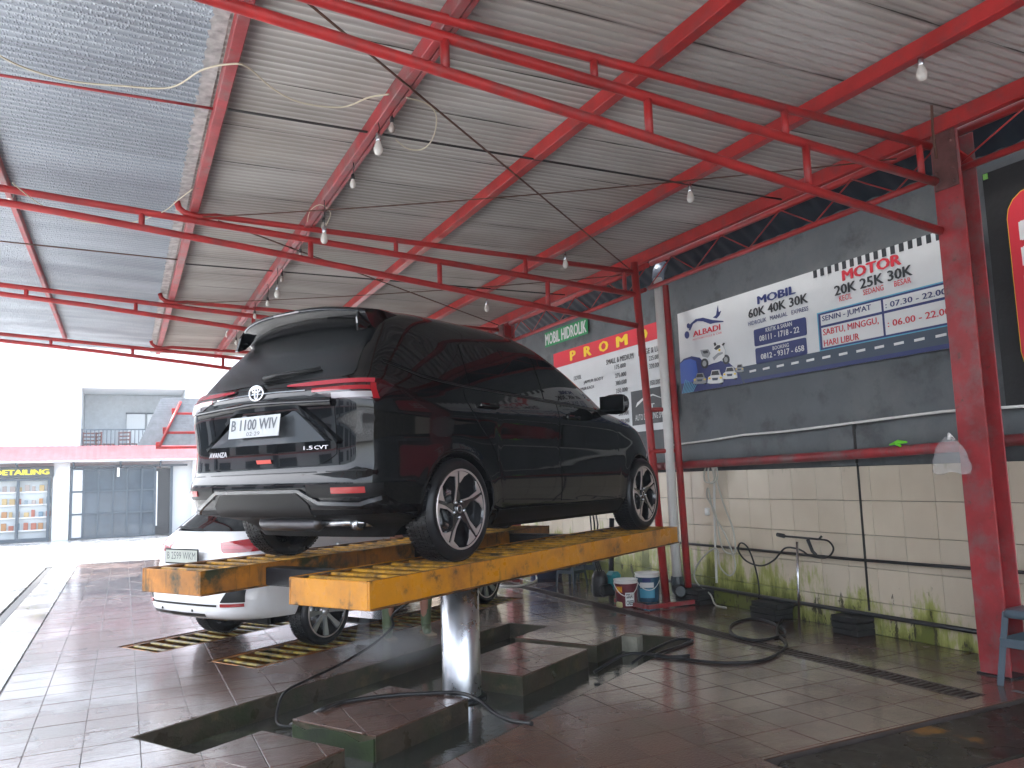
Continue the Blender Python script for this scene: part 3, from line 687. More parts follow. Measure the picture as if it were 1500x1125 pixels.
# ------------------------------------------------------------ text helper
def text_mesh(s, bold=0.0, shear=0):
    cu = bpy.data.curves.new('lettering', 'FONT'); cu.body = s; cu.size = 1; cu.resolution_u = 2; cu.shear = shear
    ob = bpy.data.objects.new('lettering', cu); COL.objects.link(ob)
    dg = bpy.context.evaluated_depsgraph_get(); me = bpy.data.meshes.new_from_object(ob.evaluated_get(dg))
    V = np.array([v.co[:2] for v in me.vertices]); Fs = [tuple(p.vertices) for p in me.polygons]
    bpy.data.objects.remove(ob); bpy.data.meshes.remove(me)
    n0 = len(V)
    if bold > .004:                      # heavier strokes: the same outlines again, slightly shifted
        n = len(V); sh = bold*1.1; W_ = [V]; G_ = list(Fs)
        for k, (dx, dy) in enumerate(((sh, 0), (-sh, 0), (0, sh*.5), (0, -sh*.5))): W_.append(V+[dx, dy]); G_ += [tuple(i+n*(k+1) for i in f) for f in Fs]
        V = np.concatenate(W_); Fs = G_
    lo, hi = V.min(0), V.max(0); V = (V-lo)/(hi-lo); return np.concatenate([V, (np.arange(len(V))//n0)[:, None]], 1), Fs
def layered(V, f):
    A_, B_, C_, D_ = [Vector(f(*q)) for q in ((0, .5), (1, .5), (.5, 0), (.5, 1))]; nn = (B_-A_).cross(D_-C_).normalized()
    return [Vector(f(a, b))+nn*.00035*k for a, b, k in V]
def text_on(name, s, fn, m, parent, bold=.02, shear=0, off=.002, label=None):
    V, Fs = text_mesh(s, bold, shear); mb = MB(); mb.add(layered(V, lambda a, b: fn(a, b, off)), Fs)
    o = mb.build(name, m, parent)
    if label: o['label'] = label
    return o
INK = lambda n, c, r=.45: mat(n, c, r)
NAVY = INK('print_navy', (.025, .04, .16)); NAVD = INK('print_slate', (.05, .075, .11)); PRED = INK('print_red', (.62, .03, .05)); PWH = INK('print_white', (.72, .74, .74))
PBLK = INK('print_black', (.03, .035, .04)); PYEL = INK('print_yellow', (.85, .62, .03)); PBLU = INK('print_blue', (.03, .10, .45)); PTEAL = INK('print_teal', (.10, .38, .55)); PGRN = INK('print_green', (.02, .30, .10)); PGRY = INK('print_grey', (.3, .32, .33))
VINYL = mat('vinyl_white', (.66, .69, .70), .4, var=.05, vscale=2, bump=.006, bscale=3, dcoord='World')
# ---------- white price banner
BX = 6.165
def b6(x, y): p = at(990+x*.266667, 340+y*.266667, 0, BX); return p[1], p[2]
def banner_fn(y0, z0, y1, z1, X):           # a:0..1 from y0 (left) to y1 (right), b:0..1 from z0 up to z1
    return lambda a, b, off: (X-off, y0+(y1-y0)*a, z0+(z1-z0)*b)
def thing_sheet(name, label, cat, y0, z0, y1, z1, m, X=BX, wav=.004):
    t = thing(name, label, cat, (X, (y0+y1)/2, z0)); nx, nz = 40, 12; F_ = []; B_ = []
    for i in range(nx+1):
        F_.append([(X+wav*math.sin(i*.9+j*.4)*.3-.0, y0+(y1-y0)*i/nx, z0+(z1-z0)*j/nz) for j in range(nz+1)])
    mb = MB(); mb.grid(F_); mb.grid([[(p[0]+.003, p[1], p[2]) for p in r] for r in F_]); mb.build('sheet', m, t); return t
bn = thing_sheet('price_banner', 'long white price banner reading MOBIL and MOTOR on the grey wall', 'banner', 7.93, 2.475, 4.02, 3.475, VINYL)
bfn = lambda y, z, off: (BX-.0015-off, y, z)
def bpoly(pts, m, name, parent=bn, lay=1, fn=bfn):
    mb = MB(); mb.slab(pts, fn, 0, .0012*lay); return mb.build(name, m, parent)
def btext(s, lt, rb, m, bold=.02, shear=0, name='lettering', parent=bn, lay=3, f=b6):
    (ya, za), (yb, _), (_, zb) = f(*lt), f(*rb), f(lt[0], rb[1])
    fn = lambda a, b, off: (BX-.0015-.0012*lay, ya+(yb-ya)*a, zb+(za-zb)*b)
    return text_on(name, s, fn, m, parent, bold, shear)
def rrect(y0, z0, y1, z1, r=.02):
    out = []
    for cx_, cz_, a0 in ((y1+r, z0+r, -180), (y0-r, z0+r, -90), (y0-r, z1-r, 0), (y1+r, z1-r, 90)):
        for k in range(5):
            a = math.radians(a0+k*22.5); out.append((cx_+r*math.cos(a), cz_+r*math.sin(a)))
    return out
bpoly([(7.93, 2.475), (7.93, 2.86), (7.85, 2.90), (7.7, 2.91), (7.55, 2.87), (7.42, 2.74), (7.40, 2.76), (7.2, 2.78), (7.05, 2.74), (6.95, 2.66), (6.86, 2.57), (6.80, 2.475)], NAVY, 'blue_swoosh', lay=1)
bpoly([(7.93, 2.60), (7.93, 2.85), (7.84, 2.88), (7.72, 2.88), (7.62, 2.84), (7.6, 2.7), (7.7, 2.6)], PBLU, 'blue_swoosh', lay=2)
for i in range(8): bpoly([(7.93-.028*i-.012, 2.478), (7.93-.028*i-.024, 2.478), (7.83-.028*i+.05*0, 2.64-.012*i), (7.842-.028*i, 2.64-.012*i)][::-1], PTEAL, 'stripe', lay=4)
bpoly([(6.95, 2.66), (4.02, 2.66), (4.02, 2.475), (6.83, 2.475), (6.88, 2.58)], NAVD, 'road_print', lay=2)
bpoly([(6.83, 2.515), (4.02, 2.515), (4.02, 2.475), (6.80, 2.475)], NAVY, 'road_print', lay=3)
y = 6.72
while y > 4.1: bpoly([(y, 2.58), (y-.10, 2.583), (y-.10, 2.606), (y, 2.603)], PWH, 'road_dash', lay=4); y -= .205
y = 5.73
while y > 4.1: bpoly([(y, 3.40), (y-.045, 3.40), (y-.045, 3.474), (y, 3.474)], PBLK, 'checker', lay=2); y -= .09
btext('MOBIL', (447, 354), (666, 400), NAVY, .045); btext('60K 40K 30K', (398, 427), (737, 477), PBLK, .03)
btext('HIDROLIK   MANUAL   EXPRESS', (398, 494), (737, 517), NAVY, .01)
(ya, za), (yb, zb) = b6(428, 538), b6(722, 565); bpoly(rrect(ya, zb, yb, za), NAVY, 'phone_panel', lay=2)
(ya, za), (yb, zb) = b6(437, 640), b6(724, 672); bpoly(rrect(ya, zb, yb, za), NAVY, 'phone_panel', lay=2)
btext('KRITIK & SARAN', (495, 527), (643, 550), PWH, .01); btext('08111 - 1718 - 22', (460, 570), (685, 602), PWH, .02)
btext('BOOKING', (533, 628), (625, 649), PWH, .01); btext('0812 - 9317 - 658', (468, 670), (712, 701), PWH, .02)
btext('MOTOR', (912, 212), (1252, 273), PRED, .045); btext('20K 25K 30K', (870, 298), (1315, 354), PBLK, .03)
btext('KECIL', (898, 352), (972, 383), PRED, .01); btext('SEDANG', (1030, 318), (1147, 349), PRED, .01); btext('BESAR', (1200, 270), (1298, 302), PRED, .01)
(ty, tz), (_, tz2) = b6(775, 446), b6(800, 655)
bpoly([(ty, tz2), (4.02, tz2), (4.02, tz), (ty, tz)], PTEAL, 'table_frame', lay=1); bpoly([(ty-.015, tz2+.012), (4.02, tz2+.012), (4.02, tz-.012), (ty-.015, tz-.012)], NAVY, 'table_frame', lay=2)
(ym, zmid) = b6(1140, 450); zr = tz2+(tz-tz2)*.62
for (a, b_, c_, d_) in ((ty-.045, tz2+.03, ym+.012, zr-.012), (ty-.045, zr+.012, ym+.012, tz-.03), (ym-.012, tz2+.03, 4.02, zr-.012), (ym-.012, zr+.012, 4.02, tz-.03)):
    bpoly([(a, b_), (c_, b_), (c_, d_), (a, d_)], PWH, 'table_cell', lay=3)
btext("SENIN - JUM'AT", (805, 462), (1083, 501), NAVY, .02, lay=5); btext(": 07.30 - 22.00", (1152, 388), (1500, 420), NAVY, .02, lay=5)
btext("SABTU, MINGGU,", (810, 535), (1125, 575), PRED, .02, lay=5); btext("HARI LIBUR", (815, 595), (1015, 630), PRED, .02, lay=5); btext(": 06.00 - 22.00", (1165, 487), (1520, 524), PRED, .02, lay=5)
btext('ALBADI', (95, 546), (250, 577), PRED, .03); btext('MOTORCYCLE & CAR', (95, 588), (258, 598), PRED, .0)
def zpoly(z, m, nm, lay): bpoly([b6(*q) for q in z], m, nm, lay=lay)
zpoly([(80, 505), (110, 478), (150, 470), (200, 482), (262, 488), (262, 494), (220, 498), (190, 505), (150, 490), (120, 488), (95, 505), (80, 540), (72, 540)][::-1], NAVY, 'logo_swoosh', 2)
zpoly([(205, 470), (222, 455), (228, 420), (232, 402), (236, 440), (250, 432), (240, 458), (225, 474)][::-1], NAVY, 'logo_figure', 2)
for cx_, cy_, r_ in ((62, 565, 13), (70, 515, 9)): zpoly([(cx_+r_*math.cos(a*.5236), cy_+r_*1.6*math.sin(a*.5236)) for a in range(12)], NAVY, 'logo_wheel', 2)
# vehicle illustration: a pale motorcycle over a row of small cars
def circ(cx_, cy_, rx, ry, m, nm, lay, n=14): zpoly([(cx_+rx*math.cos(a*6.2832/n), cy_+ry*math.sin(a*6.2832/n)) for a in range(n)], m, nm, lay)
circ(160, 722, 20, 28, PBLK, 'print_wheel', 5); circ(160, 722, 11, 16, PGRY, 'print_wheel', 6)
circ(278, 700, 18, 27, PBLK, 'print_wheel', 5); circ(278, 700, 10, 15, PGRY, 'print_wheel', 6)
zpoly([(138, 648), (178, 644), (190, 668), (176, 690), (150, 684), (142, 664)], PGRY, 'print_motorcycle', 7); zpoly([(150, 655), (176, 650), (182, 664), (158, 668)], PBLK, 'print_motorcycle', 8)
zpoly([(188, 700), (196, 664), (206, 640), (216, 628), (240, 612), (262, 622), (274, 650), (270, 684), (252, 706), (228, 716), (200, 722)], PWH, 'print_motorcycle', 8)
zpoly([(214, 640), (232, 622), (246, 620), (250, 632), (226, 648)], PBLK, 'print_motorcycle', 9); zpoly([(206, 690), (236, 664), (262, 658), (262, 668), (238, 680), (214, 706)], PGRY, 'print_motorcycle', 9)
zpoly([(216, 628), (212, 610), (218, 606), (224, 622)], PBLK, 'print_motorcycle', 9); zpoly([(256, 620), (266, 608), (270, 612), (262, 624)], PBLK, 'print_motorcycle', 9); circ(244, 648, 6, 7, PYEL, 'print_headlamp', 10, 8)
def pcar(x, y, w, h, m, L_):
    zpoly([(x, y), (x+.05*w, y-.45*h), (x+.2*w, y-.55*h), (x+.28*w, y-.95*h), (x+.72*w, y-h), (x+.84*w, y-.6*h), (x+.97*w, y-.5*h), (x+w, y-.08*h), (x+.8*w, y), (x+.2*w, y+.04*h)], m, 'print_car', L_)
    zpoly([(x+.24*w, y-.58*h), (x+.31*w, y-.88*h), (x+.69*w, y-.93*h), (x+.79*w, y-.62*h)], PBLK, 'print_window', L_+1)
    zpoly([(x+.3*w, y-.38*h), (x+.7*w, y-.41*h), (x+.66*w, y-.22*h), (x+.34*w, y-.2*h)], NAVD, 'print_grille', L_+1)
    circ(x+.14*w, y-.36*h, .08*w, .08*h, PYEL, 'print_headlamp', L_+1, 8); circ(x+.88*w, y-.4*h, .08*w, .08*h, PYEL, 'print_headlamp', L_+1, 8)
    for q in (.15, .85): circ(x+q*w, y-.02*h, .09*w, .12*h, PBLK, 'print_wheel', L_-1, 8)
pcar(100, 832, 72, 58, PGRY, 10); pcar(330, 768, 46, 42, PGRY, 8); pcar(262, 805, 78, 66, PWH, 11); pcar(180, 830, 84, 74, PWH, 13)
# ---------- promo banner
pb = thing_sheet('promo_banner', 'tall white PROMO price banner with red header behind the twin poles', 'banner', 11.15, 2.07, 8.13, 3.46, VINYL)
def ptext(s, y0, z0, y1, z1, m, bold=.02): return text_on('lettering', s, lambda a, b, off: (BX-.005, y0+(y1-y0)*a, z0+(z1-z0)*b), m, pb, bold)
bpoly([(11.15, 3.225), (8.13, 3.24), (8.13, 3.46), (11.15, 3.46)], PRED, 'header_band', pb, 1)
def q5(x, y): p = at(740+x*.18, 440+y*.18, 0, BX); return p[1], p[2]
for ch, x0_, y0_, x1_, y1_ in (('P', 528, 430, 580, 510), ('R', 640, 395, 708, 475), ('O', 762, 345, 845, 430), ('M', 902, 290, 1003, 385), ('O', 1072, 260, 1165, 330)):
    (a, b_), (c_, d_) = q5(x0_, y0_), q5(x1_, y1_); ptext(ch, a, 3.27, c_, 3.425, PYEL, .05)
for s, x0_, y0_, x1_, y1_ in (('SMALL & MEDIUM', 823, 485, 1046, 462), ('175.000', 893, 528, 985, 545), ('275.000', 897, 598, 988, 612), ('380.000', 900, 658, 992, 680), ('350.000', 903, 722, 1000, 745),
                              ('LARGE & LUXURY', 1085, 410, 1350, 370), ('225.000', 1172, 455, 1260, 470), ('320.000', 1175, 520, 1265, 535), ('350.000', 1180, 655, 1268, 670), ('CUCI MOBIL', 560, 620, 622, 632), ('JAMUR BODY', 640, 655, 803, 655), ('JAMUR KACA', 600, 715, 728, 735), ('500.000', 925, 905, 1010, 930), ('600.000', 930, 968, 1015, 990)):
    (a, b_), (c_, d_) = q5(x0_, y0_), q5(x1_, y1_)
    d_ = b_-(.075 if 'MEDIUM' in s or 'LUX' in s else .062)
    ptext(s, a, d_, c_, b_, PBLK, .015)
(a, b_), (c_, d_) = q5(1025, 770), q5(1400, 1005); bpoly([(a, 2.16), (c_, 2.16), (c_, 2.62), (a, 2.62)], PBLK, 'logo_panel', pb, 1)
ptext('AUTO DETAILING SPECIALIST', a-.08, 2.22, c_+.05, 2.30, PWH, .0); ptext('ST', 8.68, 2.33, 8.50, 2.42, PWH, .02)
bpoly([(a-.1, 2.40), (a-.14, 2.46), (a-.3, 2.52), (a-.5, 2.54), (c_+.2, 2.44), (a-.5, 2.52), (a-.3, 2.49)], PWH, 'car_outline', pb, 3)
# ---------- green sign
gsn = thing_sheet('green_sign', 'small green sign reading MOBIL HIDROLIK above the promo banner', 'sign', 11.42, 3.61, 10.07, 3.85, PGRN)
text_on('lettering', 'MOBIL HIDROLIK', lambda a, b, off: (BX-.004, 11.40+(10.10-11.40)*a, 3.635+.19*b), PWH, gsn, .035)
# ---------- black and red banner at the right edge
bb = thing_sheet('black_banner', 'black banner with a red rounded panel and white letters at the right edge', 'banner', 3.93, 1.93, 2.6, 3.82, mat('vinyl_black', (.005, .0055, .007), .5, bump=.01, bscale=4, dcoord='World'))
bpoly(rrect(3.77, 2.15, 2.7, 3.60, .2), PYEL, 'panel_outline', bb, 1); bpoly(rrect(3.765, 2.155, 2.705, 3.595, .197), PRED, 'red_panel', bb, 2)
for s, z_, y1 in (('PU', 3.20, 3.30), ('PE', 3.0, 3.30), ('PA', 2.78, 3.30)): text_on('lettering', s, lambda a, b, off, z_=z_: (BX-.005, 3.685-.32*a, z_+.155*b), PWH, bb, .05)
mb = MB(); mb.box((BX-.008, 3.90, 3.79), (.01, .035, .045)); tag(mb.build('clip', mat('clip_green', (.2, .5, .1), .5)), 'small green clip at the top corner of the black banner', 'clip')
# ------------------------------------------------------------ wires, bulbs
def bulb(p, label, grp='bulbs hanging under the roof', drop=.0, big=True, dark=False, m_=None):
    x, y, z = p; t = thing('light_bulb', label, 'light bulb', p, group=grp); s = 1.0 if big else .72
    mb = MB(); mb.lathe([(0, -.11*s), (.018*s, -.106*s), (.031*s, -.085*s), (.034*s, -.062*s), (.028*s, -.035*s), (.018*s, -.012*s), (.016*s, 0)], 20, p)
    mb.build('glass', BULB if not dark else BULBD, t)
    mb = MB(); mb.lathe([(.017*s, -.005), (.02*s, .0), (.02*s, .045*s), (.012*s, .06*s), (0, .06*s)], 14, p); mb.build('socket', BLK_PL if (dark or not big) else STEEL, t)
    if drop: mb = MB(); mb.tube([(x, y, z+.05*s), (x+.01, y, z+.05+drop/2), (x, y, z+.05+drop)], .004, 6); mb.build('cord', CABLE, t)
BULB = mat('bulb_white', (.62, .60, .56), .25, coat=.4); BULBD = mat('bulb_grey', (.35, .30, .27), .2, coat=.4)
def P0(px, py, X): return tuple(float(q) for q in at(px, py, 0, X))
for (px, py, X, big, dark, lb) in ((554, 206, 1.60, 1, 0, 'large white bulb on the double purlin nearest the camera'), (574, 179, 1.66, 0, 1, 'small brownish bulb beside the nearest large white bulb'),
        (517, 262, 1.62, 0, 0, 'small white bulb just beyond the nearest large one'), (475, 340, 1.60, 1, 0, 'white bulb hanging at the second truss'), (474, 325, 1.66, 0, 1, 'greyish bulb above the white one at the second truss'),
        (440, 370, 1.62, 0, 0, 'small white bulb just beyond the second truss'), (406, 424, 1.60, 1, 0, 'white bulb above the spoiler of the black car'), (413, 404, 1.66, 0, 1, 'small dim bulb above the one over the spoiler'),
        (392, 440, 1.62, 0, 0, 'small bulb left of the one over the spoiler'), (373, 459, 1.62, 0, 0, 'far small bulb at the third truss'), (346, 498, 1.62, 0, 0, 'far small bulb near the end of the double purlin'), (333, 486, 1.60, 1, 0, 'farthest bulb on the double purlin'),
        (828, 380, 4.56, 1, 0, 'single white bulb above the roof of the black car, nearer one'), (713, 446, 4.56, 1, 0, 'single white bulb farther back above the roof of the black car'), (1011, 280, 4.56, 1, 0, 'white bulb hanging left of the big red column near the first truss'),
        (1349, 95, 4.56, 1, 0, 'white bulb nearest the camera at upper right'), (651, 52, 1.62, 0, 1, 'dark glass bulb in front of the nearest truss at the top'), (15, 276, -1.03, 1, 0, 'left bulb under the side roof'), (57, 374, -1.03, 0, 0, 'far bulb under the side roof'), (101, 508, -1.03, 0, 0, 'farthest bulb under the side roof')):
    p = P0(px, py, X); top = 4.11 if X > 0 else 4.30; bulb(p, lb, drop=max(.0, top-p[2]-.05) if top-p[2] > .08 else .03, big=bool(big), dark=bool(dark))
def wire(pts, r, m, label, Z=4.12, name='wire', cat='wire', grp=None): return crv([v3(at(a, b, 2, Z)) for a, b in pts], r, name, m, label, cat, n=6, seg=6, group=grp)
wire([(-20, 70), (30, 97), (100, 118), (180, 126), (250, 128), (295, 103), (335, 94), (362, 98), (400, 130), (440, 150), (500, 157), (540, 143), (570, 138)], .006, CREAM, 'cream cable sagging across the side roof to the nearest bulbs', 4.10)
wire([(595, 143), (625, 152), (639, 170), (635, 200), (620, 218), (598, 218), (580, 205)], .005, CREAM, 'loop of cream cable beside the nearest large bulb', 4.08)
wire([(18, 268), (60, 300), (110, 322), (180, 328), (235, 312), (262, 292), (282, 277)], .005, CREAM, 'cream cable hanging across the left bay to the second truss', 4.10)
wire([(450, 325), (455, 308), (470, 300), (484, 312), (478, 330)], .004, CREAM, 'small loop of cream cable at the second truss bulb', 4.08)
def rod(a, b, r, m, label, name='tie_rod', cat='tie rod', grp=None, sag=0):
    a, b = Vector(a), Vector(b); pts = [a+(b-a)*i/10-Vector((0, 0, sag*4*(i/10)*(1-i/10))) for i in range(11)]
    mb = MB(); mb.tube(pts, r, 6); return tag(mb.build(name, m), label, cat, grp)
rod((.78, 4.05, 4.10), (5.66, 8.2, 4.08), .008, RUST, 'diagonal dark tie rod from the top left of the near bay to the twin poles', grp='diagonal tie rods')
rod((.78, 8.05, 4.10), (5.66, 12.1, 4.08), .008, RUST, 'diagonal dark tie rod crossing the second bay above the car', grp='diagonal tie rods')
rod((.6, 8.0, 4.10), (5.66, 4.3, 4.02), .006, RUST, 'thin brown rod slanting from the second truss to the big column', grp='diagonal tie rods', sag=.05)
rod((.6, 12.0, 4.10), (5.66, 8.3, 4.02), .006, RUST, 'thin brown rod slanting above the roof of the black car', grp='diagonal tie rods', sag=.05)
rod((.6, 5.62, 4.13), (5.7, 5.62, 4.12), .009, CABLE, 'dark rod tying the purlins midway between the first two trusses', grp='purlin sag rods')
rod((-3.6, 6.0, 4.28), (.52, 5.8, 4.20), .010, REDR, 'thin red rod tying the left purlins under the side roof', grp='purlin sag rods')
rod((.6, 9.9, 4.13), (5.7, 9.9, 4.12), .009, CABLE, 'dark rod tying the purlins in the second bay', grp='purlin sag rods')
rod((-3.6, 10.0, 4.3), (.52, 10.0, 4.2), .008, RUST, 'thin rod tying the left purlins in the second bay', grp='purlin sag rods')
p1 = v3(at(1354, 0, 1, 3.88)); mb = MB(); mb.tube([at(1358, -60, 1, 3.86), at(1363, 100, 1, 3.86), at(1366, 190, 1, 3.86), at(1372, 232, 1, 3.86)], .010, 8)
tag(mb.build('hanging_rod', RUST), 'rusty rod coming down from the roof to the top of the big column', 'rod')
# ------------------------------------------------------------ floor clutter
hz_ = lambda px, py, z=.012: v3(at(px, py, 2, z))
crv([LW(2.15, -.0, ZP-.12)+Vector((-.1, .2, 0)), hz_(590, 888, .45), hz_(575, 918, .25), hz_(545, 945, .12), hz_(500, 972, .05), hz_(450, 996, .02), hz_(420, 1012, .01), hz_(409, 1030, -.05), hz_(407, 1060, -.13), hz_(440, 1064, -.14)], .011, 'hose', BLACK, 'black hose arching from under the lift down into the left trench', 'hose')
crv([hz_(425, 1062, -.135), hz_(440, 1056, -.10), hz_(470, 1040, .012), hz_(500, 1029, .012), hz_(560, 1020, .012), hz_(620, 1016, .013), hz_(670, 1015, .014), hz_(700, 1025, .012), hz_(725, 1045, -.05), hz_(750, 1056, -.02), hz_(779, 1060, .014)], .014, 'hose', BLACK, 'black hose lying over the long tiled block in front of the lift column', 'hose')
crv([hz_(1168, 885, .15), hz_(1150, 900, .03), hz_(1138, 925), hz_(1152, 945), hz_(1120, 966), hz_(1060, 971), hz_(1000, 965), hz_(960, 960), hz_(1000, 945), hz_(1014, 938), hz_(990, 937), hz_(950, 955), hz_(925, 972, -.05)], .012, 'hose', BLACK, 'black hose curling over the floor from the brick stack to the pit', 'hose')
crv([hz_(1150, 930), hz_(1110, 938), hz_(1075, 930), hz_(1072, 915), hz_(1100, 906), hz_(1130, 912), hz_(1150, 925)], .012, 'hose', BLACK, 'round loop of black hose on the floor across the drain', 'hose')
crv([hz_(1010, 960), hz_(980, 962), hz_(920, 958), hz_(870, 985, -.1)], .012, 'hose', BLACK, 'end of black hose drooping into the right side of the pit', 'hose')
crv([hz_(752, 845, .05), hz_(735, 853, .02), hz_(733, 858), hz_(760, 858), hz_(783, 852), hz_(786, 845, .03), hz_(782, 838, .12)], .014, 'hose', WHITE, 'white hose coil on the wet floor under the lift', 'hose')
# paint buckets
def bucket(p, r, h, m, label, band, writing=None, lid=WHITE):
    t = thing('paint_bucket', label, 'bucket', p, rz=0)
    mb = MB(); mb.lathe([(0, 0), (r*.86, 0), (r*.88, .01), (r, h*.86)], 28, p); mb.build('body', m, t)
    mb = MB(); mb.lathe([(r, h*.86), (r*1.04, h*.87), (r*1.04, h*.9), (r*1.0, h*.91), (r*1.03, h*.96), (r*1.06, h), (r*.97, h), (r*.94, h*.9), (r*.85, .05), (0, .05)], 28, p); mb.build('rim', lid, t)
    mb = MB(); mb.tube([(p[0]+r*1.07*math.cos(a), p[1]+r*1.07*math.sin(a)*1.0, p[2]+h*(.88-.45*math.sin((i)/12*math.pi))) for i, a in enumerate([math.radians(-195+i*12.5) for i in range(13)])], .005, 6); mb.build('handle', WHITE, t)
    def cyl(a0, a1, z0, z1): return lambda a, b, off: (p[0]+(r*(.88+.12*(z0+(z1-z0)*b)/h)+.003+off)*math.cos(math.radians(a0+(a1-a0)*a)), p[1]+(r*(.88+.12*(z0+(z1-z0)*b)/h)+.003+off)*math.sin(math.radians(a0+(a1-a0)*a)), p[2]+z0+(z1-z0)*b)
    for (a0, a1, z0, z1, mm, tx) in band:
        f = cyl(a0, a1, z0, z1); mb = MB(); mb.grid([[f(i/10, j/2, 0) for j in range(3)] for i in range(11)]); mb.build('paper_label', mm, t)
        if tx: 
            for k, line in enumerate(tx[0]):
                n_ = len(tx[0]); f2 = cyl(a0+(a1-a0)*.1, a0+(a1-a0)*.9, z0+(z1-z0)*(1-(k+.85)/n_), z0+(z1-z0)*(1-(k+.15)/n_)); text_on('lettering', line, f2, tx[1], t, .03)
    return t
PORG = INK('print_orange', (.7, .2, .02))
bp = at(918, 888, 2, 0); bucket((float(bp[0]), float(bp[1]), 0), .135, .31, mat('red_bucket', (.13, .018, .028), .4, var=.3), 'dark red paint bucket with a white paper label and orange square', [(-128, -78, .02, .17, PWH, (['SIKAT', 'CREEP'], PBLK)), (-178, -142, .17, .24, PORG, (['FIN'], PYEL))])
bp = at(950, 880, 2, 0); bucket((float(bp[0]), float(bp[1]), 0), .145, .335, mat('blue_bucket', (.03, .09, .15), .35, var=.3), 'blue paint bucket with pale label behind the red one, beside the red pole', [(-170, -90, .05, .16, PTEAL, None), (-165, -95, .17, .23, PWH, None), (-150, -110, .24, .28, NAVY, None)])
mb = MB(); bp = at(905, 888, 2, 0); mb.bbox((bp[0]-.06, bp[1]-.13, .0), (bp[0]+.09, bp[1]-.05, .065), .012); tag(mb.build('sponge', mat('sponge', (.45, .42, .2), .9, bump=.006, bscale=60)), 'pale yellow sponge block on the floor in front of the red bucket', 'sponge')
fr = thing('floor_frame', 'low dark red steel frame on the floor at the foot of the twin poles', 'frame', (5.75, 7.75, 0))
for a, b in (((5.30, 7.62, .012), (6.14, 7.67, .055)), ((5.28, 7.68, .012), (5.33, 8.3, .055))): mb = MB(); mb.bbox(a, b, .004); mb.build('bar', REDR, fr)
# plastic stools
def stool(loc, rz, m, label, s=1.0, grp=None):
    t = thing('plastic_stool', label, 'stool', loc, rz, group=grp); h = .42*s; w = .17*s
    for sx in (-1, 1):
        for sy in (-1, 1):
            mb = MB(); a = Vector((sx*w*1.12, sy*w*1.12, 0)); b = Vector((sx*w*.86, sy*w*.86, h-.02))
            P = []
            for i in range(7):
                q = a.lerp(b, i/6); d_ = .028*s+.004
                P.append([(q.x-sx*d_, q.y, q.z), (q.x+sx*.004, q.y, q.z), (q.x+sx*.004, q.y+sy*.004, q.z), (q.x, q.y+sy*.004, q.z), (q.x, q.y-sy*d_, q.z), (q.x-sx*.006, q.y-sy*d_, q.z), (q.x-sx*.008, q.y-sy*.008, q.z), (q.x-sx*d_, q.y-sy*.006, q.z)])
            mb.grid(P, close=True, smooth=False); mb.build('leg', m, t, keep=True)
    for ax in (0, 1):
        for sg in (-1, 1):
            mb = MB(); o_ = w*.98; 
            lo = [-w*.98, -w*.98, h*.50]; hi = [w*.98, w*.98, h*.62]
            lo[ax] = sg*o_-.004; hi[ax] = sg*o_+.004; mb.bbox(lo, hi, .003); mb.build('rail', m, t, keep=True)
    mb = MB(); P = []
    for i, (rr, zz) in enumerate(((.0, h), (.7, h), (.92, h-.004), (1.0, h-.02), (1.02, h-.055), (.96, h-.055), (.94, h-.022), (0, h-.012))):
        P.append([(w*rr*.95*(abs(math.cos(a))**.35)*math.copysign(1, math.cos(a)), w*rr*.95*(abs(math.sin(a))**.35)*math.copysign(1, math.sin(a)), zz) for a in [2*math.pi*k/32+.05 for k in range(32)]])
    mb.grid(P, close=True); mb.build('seat', m, t, keep=True); return t
STG = mat('grey_plastic', (.075, .105, .13), .32, var=.1, vscale=6, bump=.0006); STD = mat('slate_plastic', (.06, .085, .11), .4)
stool((5.70, 3.52, 0), .1, STG, 'blue grey plastic stool standing by the big column at the right edge', 1.22)
bp = at(838, 858, 2, 0); stool((float(bp[0]), float(bp[1]), 0), .4, STD, 'slate plastic stool seen under the lift, nearer one', .85, 'stools under the lift')
bp = at(860, 852, 2, 0); stool((float(bp[0]), float(bp[1]), 0), .9, STD, 'slate plastic stool under the lift, behind the nearer one', .85, 'stools under the lift')
bp = at(712, 876, 2, 0); stool((float(bp[0]), float(bp[1]), 0), .2, mat('dark_stool', (.05, .05, .045), .5), 'low dark stool just right of the lift column', .55)
def tub(p, r, h, m, label, cat, name):
    mb = MB(); mb.lathe([(0, 0), (r*.8, 0), (r*.97, h*.9), (r, h), (r*.94, h), (r*.9, h*.85), (r*.76, .03), (0, .03)], 26, p); return tag(mb.build(name, m), label, cat)
bp = at(810, 850, 2, 0); tub((float(bp[0])+.1, float(bp[1])+.4, 0), .30, .62, mat('blue_tub', (.03, .06, .15), .4), 'big dark blue plastic tub under the far end of the lift', 'tub', 'water_tub')
bp = at(825, 850, 2, 0); tub((float(bp[0])+.8, float(bp[1])+.6, 0), .28, .95, mat('blue_drum', (.03, .06, .16), .4), 'dark blue drum behind the slate stools', 'drum', 'water_drum')
bp = at(745, 850, 2, 0); tub((float(bp[0])+.2, float(bp[1])+.9, 0), .16, .22, mat('pale_bowl', (.5, .52, .5), .4), 'pale plastic bowl beside the white hose coil', 'bowl', 'plastic_bowl')
bp = at(745, 850, 2, 0); tub((float(bp[0])-.3, float(bp[1])+2.0, 0), .25, .4, mat('red_tub', (.35, .05, .07), .5), 'dull red tub far under the lift', 'tub', 'water_tub')
